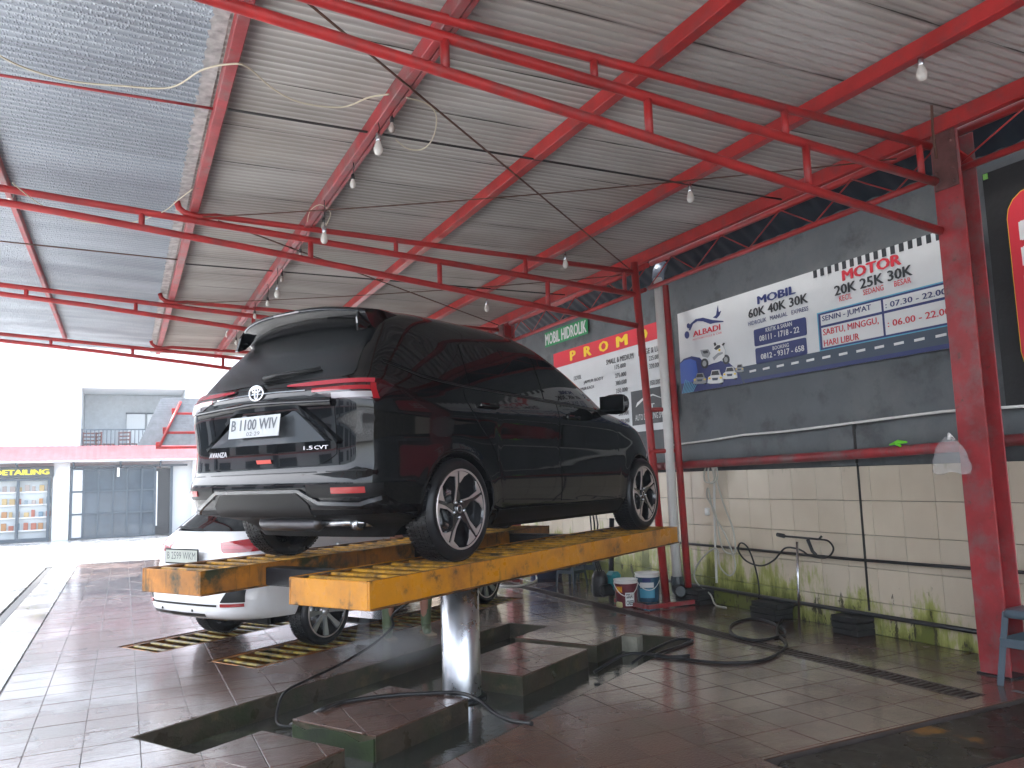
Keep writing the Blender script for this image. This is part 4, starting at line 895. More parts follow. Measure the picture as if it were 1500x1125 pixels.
# pressure washer with teal body beside buckets
pwm = thing('pressure_washer', 'dark pressure washer with teal casing left of the paint buckets', 'pressure washer', (5.35, 8.6, 0))
mb = MB(); mb.bbox((5.22, 8.45, .06), (5.48, 8.75, .20), .03); mb.lathe([(0, 0), (.09, 0), (.1, .05), (.1, .22), (.06, .3), (0, .3)], 18, (5.28, 8.6, .05)); mb.build('motor', BLK_PL, pwm)
mb = MB(); mb.bbox((5.36, 8.42, .10), (5.50, 8.62, .34), .04); mb.build('casing', mat('teal_plastic', (.02, .22, .25), .35), pwm)
mb = MB(); [mb.tube([(5.25+.03*i, 8.55, .28), (5.2+.03*i, 8.6+.02*i, .55), (5.28+.05*i, 8.75, .9), (5.4+.03*i, 9.0, 1.35)], .010, 8) for i in range(3)]; mb.build('hose_bundle', BLACK, pwm)
mb = MB(); mb.tube([(5.62, 8.9, 0), (5.75, 9.0, .95)], .035, 8); mb.build('prop', DKST, pwm)
# ------------------------------------------------------------ far buildings
WW = mat('white_render', (.60, .64, .66), .7, var=.04, vscale=1); GLS = mat('shop_glass', (.05, .075, .10), .06, var=.2, vscale=2, spec=.7, dcoord='World'); DFR = mat('slate_frame', (.05, .075, .10), .4); PNL = mat('pale_panel', (.7, .72, .74), .5)
PINKR = mat('faded_red_roof', (.55, .16, .17), .6, var=.15, vscale=3)
BY = 29.5
bd = thing('shop_building', 'overexposed white two storey shop building with a balcony across the road', 'building', (0, BY, 0))
mb = MB()
for a, b in (((-9, BY+.25, -.02), (14, BY+8, 2.62)), ((-9, BY+.25, 2.62), (-1.30, BY+8, 7.5)), ((1.86, BY+.25, 2.62), (14, BY+8, 7.5)), ((-1.30, BY+.25, 4.9), (1.86, BY+8, 7.5)), ((-1.30, BY+2.4, 2.62), (1.86, BY+8, 4.9)), ((-2.02, BY, -.02), (-1.55, BY+.25, 2.45)), ((-9, BY, -.02), (-3.9, BY+.25, 2.45)), ((2.1, BY, -.02), (14, BY+.25, 2.45))): mb.bbox(a, b, .01)
mb.build('wall', WW, bd)
def sub(name, label, loc=None):
    o = bpy.data.objects.new(name, None); COL.objects.link(o); o.parent = bd; o.empty_display_size = .1
    if label: o['label'] = label
    return o
aw = sub('awning', 'long faded red awning')
P = [[(-9+.1*i, BY+.24, 2.98+.012*(i % 2)), (-9+.1*i, BY-.55, 2.50+.012*(i % 2))] for i in range(231)]; mb = MB(); mb.grid(P, smooth=False); mb.build('awning_sheet', PINKR, aw)
mb = MB(); mb.bbox((-9, BY-.58, 2.44), (14, BY-.552, 2.49), .004); mb.build('fascia', WW, aw)
for xx in (-3.0, -1.45, -.1, 1.1): mb = MB(); mb.tube([(xx, BY+.2, 2.25), (xx, BY-.5, 2.45)], .03, 8); mb.build('bracket', DFR, aw)
# shop front with panes
sf = sub('shop_front', 'dark framed glass shop front with folding panes')
cols_ = [-1.50, -1.16, -.73, -.30, .12, .55, .95]; rws = [.02, .78, 1.50, 2.22]
for i in range(6):
    for j in range(3):
        x0, x1, z0, z1 = cols_[i]+.025, cols_[i+1]-.025, rws[j]+.025, rws[j+1]-.025
        if i == 0: x0 = -1.47; x1 = -1.19
        mb = MB(); mb.bbox((x0, BY+.05, z0), (x1, BY+.07, z1), .003); o = mb.build('pane' if i else 'panel', GLS if i else PNL, sf)
mb = MB()
for xx in cols_: mb.bbox((xx-.028, BY, 0), (xx+.028, BY+.09, 2.26), .004)
for k_, zz in enumerate(rws): mb.bbox((-1.5, BY+.001+.001*k_, zz-.025), (.95, BY+.088, zz+.025), .004)
mb.bbox((-1.55, BY-.01, 2.262), (1.95, BY+.1, 2.33), .004); mb.bbox((1.42, BY, 0), (1.5, BY+.09, 2.26), .004); mb.build('frame', DFR, sf)
mb = MB(); mb.bbox((.98, BY+.12, 0), (1.42, BY+.2, 2.2), .003); mb.build('doorway', mat('doorway_dark', (.015, .02, .025), .5), sf)
mb = MB(); mb.bbox((.99, BY+.02, .3), (1.03, BY+.1, 2.1), .003); mb.build('door_edge', PNL, sf)
mb = MB(); mb.bbox((-.2, BY-.03, 1.95), (-.12, BY+0, 2.25), .003); mb.build('hinge', PNL, sf)
# detailing shop
ds = sub('shop_front', 'shop front with display shelves')
mb = MB(); mb.bbox((-3.9, BY+.20, .02), (-2.1, BY+.24, 1.9), .003); mb.build('back', mat('shop_inside', (.45, .50, .52), .6), ds)
for r_ in range(4):
    mb = MB(); mb.bbox((-3.88, BY+.12, .32+.4*r_), (-2.12, BY+.2, .36+.4*r_), .003); mb.build('shelf', PNL, ds)
    for k_ in range(9):
        xx = -3.8+.2*k_; c_ = random.choice([(.35, .18, .07), (.32, .10, .06), (.12, .2, .26), (.4, .30, .14), (.2, .26, .3), (.30, .26, .24)]); mb = MB(); mb.bbox((xx, BY+.13, .361+.4*r_), (xx+random.uniform(.08, .15), BY+.19, .40+.4*r_+random.uniform(.08, .2)), .006); mb.build('product_box', mat('box_colour', c_, .5), ds)
mb = MB()
for xx in (-3.88, -2.97, -2.13): mb.bbox((xx-.04, BY, 0), (xx+.04, BY+.1, 1.98), .004)
mb.bbox((-3.9, BY-.01, 1.90), (-2.08, BY+.1, 1.98), .004); mb.bbox((-3.9, BY-.008, -.01), (-2.08, BY+.1, .10), .004); mb.build('frame', DFR, ds)
sg = thing('shop_sign', 'dark sign with yellow DETAILING lettering over the left shop front', 'sign', (-2.9, BY, 2.0))
mb = MB(); mb.bbox((-4.4, BY-.1, 2.0), (-2.0, BY-.02, 2.34), .01); mb.build('board', mat('sign_board', (.045, .06, .07), .5), sg)
text_on('lettering', 'DETAILING', lambda a, b, off: (-3.62+1.5*a, BY-.105, 2.08+.17*b), mat('sign_yellow', (.8, .7, .03), .5), sg, .05)
# windows upstairs, balcony
for k_, (x0, x1) in enumerate(((-3.9, -3.0), (-2.75, -2.1))):
    t = sub('upstairs_window', None)
    mb = MB(); mb.bbox((x0-.05, BY+.19, 3.25), (x1+.05, BY+.249, 4.15), .006); mb.build('frame', WW, t)
    for i in range(2):
        for j in range(2):
            w_ = (x1-x0)/2; mb = MB(); mb.bbox((x0+w_*i+.02, BY+.17, 3.3+.4*j+.02), (x0+w_*(i+1)-.02, BY+.188, 3.7+.4*j-.01), .003); mb.build('pane', mat('pale_glass', (.35, .55, .58), .1), t)
bl = sub('balcony_railing', None)
mb = MB(); mb.bbox((-1.28, BY+.30, 3.50), (1.84, BY+.34, 3.54), .004); mb.build('handrail', DFR, bl)
xx = -1.25; first = None
while xx < 1.8:
    if first is None: mb = MB(); mb.bbox((xx-.012, BY+.31, 2.62), (xx+.012, BY+.33, 3.499), .002); first = mb.build('baluster', DFR, bl); x_0 = xx
    else: c_ = first.copy(); COL.objects.link(c_); c_.location.x += xx-x_0
    xx += .12
mb = MB(); mb.bbox((-1.29, BY+2.33, 2.63), (1.85, BY+2.39, 4.89), .01); mb.build('balcony_wall', mat('bluegrey_render', (.42, .46, .49), .7, var=.1), bd)
for k_, xx in enumerate((.05, .72)):
    t = sub('balcony_door', None); mb = MB(); mb.bbox((xx, BY+2.2, 2.63), (xx+.6, BY+2.32, 4.2), .01); mb.build('leaf', WW, t)
    mb = MB(); mb.bbox((xx-.03, BY+2.26, 4.201), (xx+.63, BY+2.325, 4.26), .005); mb.build('lintel', DFR, t)
def bchair(x, y, z, label, rz):
    t = thing('balcony_chair', label, 'chair', (x, y, z), rz, group='chairs on the balcony'); m = mat('chair_brown', (.16, .06, .05), .5)
    for sx in (-.2, .2):
        for sy in (-.2, .2): mb = MB(); mb.bbox((sx-.02, sy-.02, 0), (sx+.02, sy+.02, .42 if sy < 0 else .85), .003); mb.build('leg', m, t, keep=True)
    mb = MB(); mb.bbox((-.23, -.23, .42), (.23, .175, .46), .01); mb.build('seat', m, t, keep=True)
    for zz in (.55, .67, .79): mb = MB(); mb.bbox((-.18, .185, zz), (.18, .205, zz+.05), .003); mb.build('slat', m, t, keep=True)
bchair(-1.0, BY+.75, 2.62, 'brown wooden chair at the left end of the balcony', .3); bchair(-.6, BY+.9, 2.62, 'brown wooden chair beside the leftmost one on the balcony', 2.0); bchair(.1, BY+.8, 2.62, 'brown wooden chair in front of the white balcony doors', 2.6)
mb = MB(); mb.box((.1, BY-.3, 1.7*0+.4), (.5, .3, .05)); 
# small red canopy in mid distance
sc_ = thing('small_canopy', 'small corrugated canopy on red brackets left of the black car', 'canopy', (1.2, 20, 2.45))
P = []
for i in range(60):
    a = i/59; x0 = .27+(.76-.27)*a; z = 2.50+(3.66-2.50)*a; P.append([(x0, 20+.6*a, z+.012*math.sin(i*2.1)), (4.5, 20+.6*a, z+.012*math.sin(i*2.1))])
mb = MB(); mb.grid(P, smooth=False); mb.build('sheet', mat('canopy_sheet_grey', (.16, .175, .19), .6, var=.2), sc_)
for a, nm in ((.05, 1), (.35, 2), (.75, 3)):
    x0 = .27+.49*a+.35; z = 2.45+1.16*a-.03; mb = MB(); mb.bbox((x0, 19.93+.6*a, z-.06), (4.5, 19.98+.6*a, z), .004); mb.build('cross_beam', RED, sc_); mb = MB(); mb.bbox((x0-.001, 19.92+.6*a, z+.001), (x0+.08, 19.985+.6*a, z+.10), .004); mb.build('bracket', RED, sc_)
mb = MB(); mb.tube([(.72, 19.95, 2.47), (1.18, 20.5, 3.55)], .04, 4); mb.build('rafter', RED, sc_)
for xx in (2.2, 4.2): mb = MB(); mb.tube([(xx, 20.3, -.01), (xx, 20.3, 2.9)], .05, 10); mb.build('post', RED, sc_)
# building and shops behind the photographer (they show as reflections in the car)
rb = thing('street_building', 'white building with dark windows across the street on the left, seen only in reflections', 'building', (-15, 6, 0))
mb = MB(); mb.bbox((-22, -14, -.1), (-15, 34, 5.6), .02); mb.build('wall', WW, rb)
for i in range(13):
    for j in range(2):
        y0 = -13+3.4*i; z0 = .3+2.9*j; hh = 2.2 if j == 0 else 1.4; mb = MB(); mb.bbox((-15.0+.001, y0, z0), (-14.93, y0+(2.6 if j == 0 else 1.5), z0+hh), .01); mb.build('window', GLS, rb)
for i in range(7): mb = MB(); mb.bbox((-14.99, -12+7*i, -.1), (-14.7, -11.6+7*i, 5.5), .01); mb.build('pilaster', DFR, rb)
mb = MB(); mb.bbox((-14.99, -14, 2.62), (-14.2, 34, 2.75), .01); mb.build('awning', PINKR, rb)
# ------------------------------------------------------------ cars
def pchip(xs, ys):
    xs = np.array(xs, float); ys = np.array(ys, float); h = np.diff(xs); d = np.diff(ys)/h; m = np.zeros(len(xs))
    for i in range(1, len(xs)-1):
        if d[i-1]*d[i] > 0: w1 = 2*h[i]+h[i-1]; w2 = h[i]+2*h[i-1]; m[i] = (w1+w2)/(w1/d[i-1]+w2/d[i])
    m[0] = d[0]; m[-1] = d[-1]
    def f(x):
        x = min(max(x, xs[0]), xs[-1]); i = min(max(int(np.searchsorted(xs, x))-1, 0), len(h)-1); t = (x-xs[i])/h[i]
        return ys[i]*(2*t**3-3*t**2+1)+h[i]*m[i]*(t**3-2*t**2+t)+ys[i+1]*(3*t**2-2*t**3)+h[i]*m[i+1]*(t**3-t**2)
    return f
class Body:
    def __init__(s, ur, uf, hv, nr, nf, wr=.32, wb=2.75, bow=.08, top=.0):
        s.ur, s.uf, s.hv, s.nr, s.nf = pchip(*ur), pchip(*uf), pchip(*hv), pchip(*nr), pchip(*nf); s.wr = wr; s.wb = wb; s.bow = bow; s.top = top; s.cache = {}
    NR, NS, NF = 26, 84, 20
    def contour(s, w):
        k = round(w, 5)
        if k in s.cache: return s.cache[k]
        ur, uf, hv, n1, n2 = s.ur(w), s.uf(w), s.hv(w), s.nr(w), s.nf(w); um = ur+(uf-ur)*.5; Lr = um-ur; Lf = uf-um
        def half(n, K, M):
            c = 2**(-1/n); a = c*np.sin(np.linspace(0, math.pi/2, K))          # v from 0 to c
            A = np.stack([(1-a**n)**(1/n), a], 1); b = c*(1-np.linspace(0, 1, M+1)[1:]**1.15)
            B = np.stack([b, (1-b**n)**(1/n)], 1); return np.concatenate([A, B])   # (du, dv)
        R = half(n1, s.NR, s.NS); Fh = half(n2, s.NF, s.NS)
        u = np.concatenate([um-Lr*R[:, 0], (um+Lf*Fh[:, 0])[::-1][1:]]); v = np.concatenate([R[:, 1], Fh[::-1, 1][1:]])*hv
        q = np.clip((um-u)/Lr, 0, 1); u = u+s.bow*(v/hv)**2*q**6
        qf = np.clip((u-um)/Lf, 0, 1); u = u-.16*(v/hv)**2*qf**5
        v = v*(1-.035*q**2-.06*qf**2.5)*(1-s.top*q**4*min(1, max(0, (w-1.05)/.4)))
        for cu in (0, s.wb):
            d = np.sqrt((u-cu)**2+(w-s.wr)**2); v = v+.010*np.exp(-((d-.36)/.05)**2)*(v/hv > .8)*(1 if w < .85 else 0)
        s.cache[k] = (u, v); return u, v
    def at_t(s, t, w, off=0):                       # t = index along the contour (right half: negative v)
        u, v = s.contour(w); i = np.arange(len(u)); e = .6
        p = np.array([np.interp(t, i, u), np.interp(t, i, v)])
        if off:
            a = np.array([np.interp(t-e, i, u), np.interp(t-e, i, v)]); b = np.array([np.interp(t+e, i, u), np.interp(t+e, i, v)]); d = b-a; d /= np.linalg.norm(d)+1e-9
            nrm = np.array([-d[1], d[0]]); p = p+nrm*off
        return p
    def t_u(s, u0, w):                              # side: t for a given u
        u, v = s.contour(w); i0 = s.NR-1; i1 = len(u)-s.NF
        return float(np.interp(u0, u[i0:i1], np.arange(i0, i1)))
    def t_v(s, v0, w):
        u, v = s.contour(w); i1 = s.NR+3; return float(np.interp(abs(v0), v[:i1], np.arange(i1)))
    def P(s, t, w, off=0, side=-1):
        p = s.at_t(t, w, off); return (p[0], side*p[1], w)
def body_mesh(B, ws, m, parent, name='body', dark=.05):
    rows = []
    for w in ws:
        u, v = B.contour(w); rows.append([(a, -b, w) for a, b in zip(u, v)]+[(a, b, w) for a, b in zip(u[::-1][1:-1], v[::-1][1:-1])])
    mb = MB(); mb.grid(rows, True, True); n = len(rows[0])
    mb.f += [tuple(range(n)), tuple(len(mb.v)-n+i for i in range(n))]; mb.sm += [False, True]
    o = mb.build(name, m, None)
    cut = MB()
    for cu in (0, B.wb):
        for sd in (-1, 1): cut.lathe([(.0, .50), (.352, .50), (.352, 1.2), (0, 1.2)], 48, (0, 0, 0), 'Y')
    # four wheel wells
    me = cut; cut = MB()
    for cu in (0, B.wb):
        for sd in (-1, 1):
            n_ = 48; V = [(cu+.355*math.cos(2*math.pi*k/n_), sd*h, B.wr+.355*math.sin(2*math.pi*k/n_)) for h in (.52, 1.2) for k in range(n_)]
            cut.add(V, [(k, (k+1) % n_, n_+(k+1) % n_, n_+k) for k in range(n_)]+[tuple(range(n_)), tuple(range(n_, 2*n_))])
    co = cut.build('cutter', m, None); md = o.modifiers.new('b', 'BOOLEAN'); md.object = co; md.operation = 'DIFFERENCE'; md.solver = 'EXACT'
    dg = bpy.context.evaluated_depsgraph_get(); nm = bpy.data.meshes.new_from_object(o.evaluated_get(dg)); o.modifiers.clear(); o.data = nm
    bpy.data.objects.remove(co)
    bm = bmesh.new(); bm.from_mesh(nm)
    for e in bm.edges:
        if len(e.link_faces) == 2 and e.calc_face_angle(0) > .6: e.smooth = False
    for f in bm.faces: f.smooth = True
    nm.materials.append(UNDER)
    for f in bm.faces:
        if dark and (f.calc_center_median().z < ws[0]+dark or f.normal.z < -.55): f.material_index = 1
    bm.to_mesh(nm); bm.free(); o.parent = parent; return o
def panel(B, name, m, parent, us, lo, hi, off, nk=8, side=-1, mode='u', lip=.012, label=None):
    """patch on the body surface; us = stations (u, or contour t when mode='t', or v when mode='v')"""
    P = []
    for u in us:
        a, b = lo(u), hi(u); row = []
        for k in range(nk+1):
            w = a+(b-a)*k/nk
            t = B.t_u(u, w) if mode == 'u' else (u if mode == 't' else B.t_v(u, w)); sd = side
            if mode == 'v': sd = -1 if u < 0 else 1
            row.append(B.P(t, w, off, sd))
        P.append(row)
    nu = len(us); mb = MB(); mb.grid(P)
    ring = [(i, 0) for i in range(nu)]+[(nu-1, k) for k in range(1, nk+1)]+[(i, nk) for i in range(nu-2, -1, -1)]+[(0, k) for k in range(nk-1, 0, -1)]
    outer = [P[i][k] for i, k in ring]; inner = []
    for i, k in ring:
        u = us[i]; w = lo(u)+(hi(u)-lo(u))*k/nk
        t = B.t_u(u, w) if mode == 'u' else (u if mode == 't' else B.t_v(u, w)); sd = side
        if mode == 'v': sd = -1 if u < 0 else 1
        inner.append(B.P(t, w, off-lip, sd))
    n = len(ring); mb.add(outer+inner, [(i, (i+1) % n, n+(i+1) % n, n+i) for i in range(n)], False)
    o = mb.build(name, m, parent, keep=True)
    if label: o['label'] = label
    return o
lin = lambda *pts: (lambda x, X=[p[0] for p in pts], Y=[p[1] for p in pts]: float(np.interp(x, X, Y)))
LS = lambda a, b, n: [a+(b-a)*i/(n-1) for i in range(n)]
def strip(B, name, m, parent, pts, width, off, mode='v', lip=.006, n=6):
    """thin raised strip following pts [(u or v, w)] on the surface"""
    P = [];
    for i in range(len(pts)-1):
        for k in range(n): a = k/n; P.append((pts[i][0]*(1-a)+pts[i+1][0]*a, pts[i][1]*(1-a)+pts[i+1][1]*a))
    P.append(pts[-1]); R = []
    for i, (x, w) in enumerate(P):
        x0, w0 = P[max(i-1, 0)]; x1, w1 = P[min(i+1, len(P)-1)]; d = Vector((x1-x0, w1-w0)).normalized(); nn = Vector((-d.y, d.x))*width/2; row = []
        for sgn, of in ((-1, off-lip), (-1, off), (1, off), (1, off-lip)):
            xx, ww = x+nn.x*sgn, w+nn.y*sgn
            if mode == 'v': row.append(B.P(B.t_v(xx, ww), ww, of, -1 if xx < 0 else 1))
            elif mode == 'u': row.append(B.P(B.t_u(xx, ww), ww, of, -1))
            else: row.append(B.P(xx, ww, of, -1))
        R.append(row)
    mb = MB(); mb.grid(R, smooth=False); return mb.build(name, m, parent, keep=True)
def make_wheel(parent, u, v, w, side, style, R=.32):
    """wheel with its centre plane face at v (outer), side -1 right/+1 left"""
    s = side; t = bpy.data.objects.new('wheel', None); COL.objects.link(t); t.parent = parent; t.location = (u, v, w)
    Wd = .205; rr = R*.775
    prof = [(rr, 0), (rr+.008, .006), (rr+.02, .012), (R-.030, .010), (R-.012, -.004), (R-.002, -.022), (R, -.05), (R, -Wd+.05), (R-.002, -Wd+.022), (R-.03, -Wd), (rr, -Wd)]
    mb = MB(); mb.lathe([(r, s*h) for r, h in prof], 64, axis='Y'); 
    ty = mb.build('tyre', TYRE, t, keep=True)
    mb = MB()
    for k in range(72):                                    # tread blocks
        a = 2*math.pi*k/72
        for (h0, h1, da) in ((-.055, -.025, 0), (-.085, -.06, .02), (-.12, -.092, 0), (-.155, -.127, .02), (-.188, -.16, 0)):
            a0 = a+da; a1 = a0+.055
            V = [((R+r_)*math.cos(q), s*h, (R+r_)*math.sin(q)) for r_ in (-.004, .005) for q, h in ((a0, h0), (a1, h0), (a1, h1), (a0, h1))]
            mb.add(V, [(4, 5, 6, 7), (0, 1, 5, 4), (1, 2, 6, 5), (2, 3, 7, 6), (3, 0, 4, 7)])
    stuff(mb.build('tread', TYRE, t, keep=True))
    mb = MB(); mb.lathe([(rr+.002, s*.004), (rr-.004, s*.008), (rr-.012, s*.004), (rr-.016, -s*.02), (rr-.03, -s*.06), (rr-.035, -s*.16), (0, -s*.165)], 56, axis='Y'); mb.build('rim_barrel', RIMD, t, keep=True)
    mb = MB(); mb.lathe([(rr+.003, s*.0055), (rr-.002, s*.0105), (rr-.011, s*.006)], 64, axis='Y'); mb.build('rim_lip', RIMS, t, keep=True)
    mb = MB(); mb.lathe([(.15, -s*.10), (.15, -s*.085), (.05, -s*.085), (.05, -s*.1)], 40, axis='Y', cap=False); mb.build('brake_disc', STEEL, t, keep=True)
    def sp(pl, h0, h1, m, nm):                              # extruded polygon (polar pts: r, deg)
        mb = MB(); V = []
        for k in range(nmul):
            pass
    def blade(pts, a0, m, nm, d0, d1):
        mb = MB(); n = len(pts); V = []
        for (lst, e) in ((0, 0), (1, 0)):
            for (r, dg_) in pts:
                a = math.radians(a0+dg_)*(-s if True else 1)+0; dish = d0 if lst == 0 else d1; dip = -.022*(1-min(1, r/rr))**1.2
                V.append((r*math.sin(a)*1, s*(dish+dip), r*math.cos(a)))
        mb.add(V, [tuple(range(n)), tuple(range(n, 2*n))[::-1]]+[(i, (i+1) % n, n+(i+1) % n, n+i) for i in range(n)]); return mb.build(nm, m, t, keep=True)
    if style == 'blade':
        for k in range(5):
            a0 = 72*k-4
            blade([(.045, -55), (.075, -30), (rr*.55, -12), (rr*.84, -9), (rr-.01, -24), (rr-.01, 20), (rr*.78, 10), (rr*.5, 2), (.08, 18), (.05, 20)], a0, RIMD, 'spoke', -.006, -.035)
            blade([(.058, -46), (rr*.5, -12), (rr*.84, -9), (rr-.014, -24), (rr-.003, -24), (rr-.003, -2.2), (rr*.6, -4.0), (.068, -24)], a0, RIMS, 'spoke_face', .001, -.008)
            blade([(rr-.003, 2.2), (rr-.003, 25), (rr-.014, 25), (rr*.82, 15), (rr*.66, 5)], a0, RIMS, 'spoke_face', .001, -.008)
            mb = MB(); a = math.radians(a0+36); mb.lathe([(0, s*-.008), (.009, s*-.008), (.009, s*-.03)], 8, (.052*math.sin(a), 0, .052*math.cos(a)), 'Y'); mb.build('wheel_nut', STEEL, t, keep=True)
        mb = MB(); mb.lathe([(0, s*-.012), (.034, s*-.014), (.038, s*-.03), (.07, s*-.04), (.07, s*-.06)], 28, axis='Y'); mb.build('hub', RIMD, t, keep=True)
        mb = MB(); mb.lathe([(.018, s*-.011), (.022, s*-.009), (.026, s*-.012)], 24, axis='Y'); mb.build('hub_badge', CHROME, t, keep=True)
    else:
        for k in range(8):
            a0 = 45*k
            blade([(.04, -22), (rr*.5, -8.5), (rr-.012, -7.5), (rr-.004, -10), (rr-.004, 10), (rr-.012, 7.5), (rr*.5, 8.5), (.04, 22)], a0, RIMG, 'spoke', -.004, -.028)
        mb = MB(); mb.lathe([(0, s*-.008), (.03, s*-.01), (.034, s*-.02), (.06, s*-.03), (.06, s*-.05)], 24, axis='Y'); mb.build('hub', RIMG, t, keep=True)
    return t
TYRE = mat('tyre_rubber', (.006, .0065, .008), .34, spec=.4, bump=.0008, bscale=80, rvar=.08); RIMD = mat('rim_black', (.012, .012, .014), .15, coat=.5); RIMS = mat('rim_machined', (.62, .56, .55), .32, .75); RIMG = mat('rim_silver', (.68, .70, .73), .25, .7)
PAINTB = mat('black_car_paint', (.002, .0021, .0025), .035, coat=0, spec=.5)
GLASSB = mat('tinted_glass', (.0025, .003, .0035), .02, spec=.5, coat=.0)
GLASSW = mat('wet_rear_glass', (.012, .013, .014), .14, spec=.5, bump=.0015, bscale=150)
MATB = mat('matt_black_trim', (.0035, .0035, .004), .38, spec=.3); UNDER = mat('underbody', (.004, .004, .0045), .5, spec=.2, bump=.004, bscale=12)
LRED = mat('lamp_red', (.27, .006, .012), .08, coat=.6); LDRK = mat('lamp_dark_red', (.028, .002, .004), .06, coat=.8); LWHT = mat('lamp_clear', (.30, .28, .29), .1, coat=.6); LPNK = mat('lamp_pink', (.36, .03, .045), .1, coat=.6)
ORNG = mat('lamp_orange', (.7, .12, .02), .2); REFL = mat('reflector_red', (.30, .012, .012), .2, coat=.4)
car = thing('parked_car', 'glossy black people carrier raised on the yellow lift', 'car', (LO.x, LO.y, ZP), math.pi/2-HEAD)
BB = Body(ur=([.17, .24, .29, .315, .42, .50, .60, .70, .80, .95, 1.03, 1.09, 1.13, 1.20, 1.30, 1.40, 1.46, 1.52, 1.57, 1.61, 1.64, 1.655],
              [-.40, -.44, -.60, -.82, -.875, -.89, -.86, -.855, -.858, -.87, -.868, -.84, -.80, -.75, -.67, -.58, -.53, -.47, -.39, -.26, 0, .35]),
          uf=([.17, .24, .33, .42, .60, .72, .80, .88, .94, 1.0, 1.04, 1.08, 1.14, 1.24, 1.34, 1.42, 1.49, 1.55, 1.60, 1.64, 1.655],
              [3.25, 3.38, 3.46, 3.50, 3.50, 3.47, 3.42, 3.33, 3.17, 2.90, 2.68, 2.55, 2.43, 2.22, 2.0, 1.80, 1.60, 1.38, 1.12, .8, .55]),
          hv=([.17, .22, .30, .40, .50, .62, .74, .84, .92, .98, 1.04, 1.09, 1.14, 1.25, 1.36, 1.44, 1.50, 1.55, 1.60, 1.64, 1.655],
              [.76, .80, .845, .862, .866, .857, .850, .858, .866, .858, .842, .830, .817, .785, .748, .718, .685, .640, .53, .32, .16]),
          nr=([.17, .5, 1.0, 1.1, 1.5, 1.6, 1.655], [9, 14, 15, 14, 13, 8, 4]), nf=([.17, .6, .9, 1.1, 1.5, 1.655], [5, 6, 5, 5, 4.5, 4]), top=.12)
ws = sorted(set([round(x_, 4) for x_ in LS(.17, .42, 9)+LS(.42, 1.1, 30)+LS(1.1, 1.5, 18)+LS(1.5, 1.655, 14)]))
body_mesh(BB, ws, PAINTB, car)
mb = MB(); mb.bbox((-.40, -.51, .21), (3.2, .51, .5), .02); mb.build('underbody', UNDER, car, keep=True)
mb = MB(); mb.tube([(0, -.62, .32), (0, .62, .32)], .05, 12); mb.tube([(2.75, -.62, .30), (2.75, .62, .30)], .05, 12); mb.build('axle', UNDER, car, keep=True)
ex = bpy.data.objects.new('exhaust', None); COL.objects.link(ex); ex.parent = car
mb = MB(); mb.lathe([(0, -.06), (.04, -.055), (.052, -.035), (.052, .44), (.04, .46), (0, .465)], 24, (-.60, -.20, .272), 'Y'); mb.build('muffler', mat('muffler_steel', (.12, .12, .13), .3, .9, bump=.001, bscale=20), ex, keep=True)
mb = MB(); mb.tube([(-.58, -.24, .27), (-.53, -.42, .27), (-.38, -.50, .26), (.6, -.40, .22), (1.5, -.3, .2), (2.6, -.3, .2)], .028, 12); mb.lathe([(.03, -.02), (.045, -.02), (.045, .03), (.03, .03)], 16, (-.50, -.47, .265), 'Y'); mb.build('exhaust_pipe', STEEL, ex, keep=True)
for sd in (-1, 1):
    for cu in (0, 2.75):
        w_ = make_wheel(car, cu, sd*.862, .32, sd, 'blade'); w_.rotation_euler = (0, random.uniform(-.1, .3) if False else 0, 0)
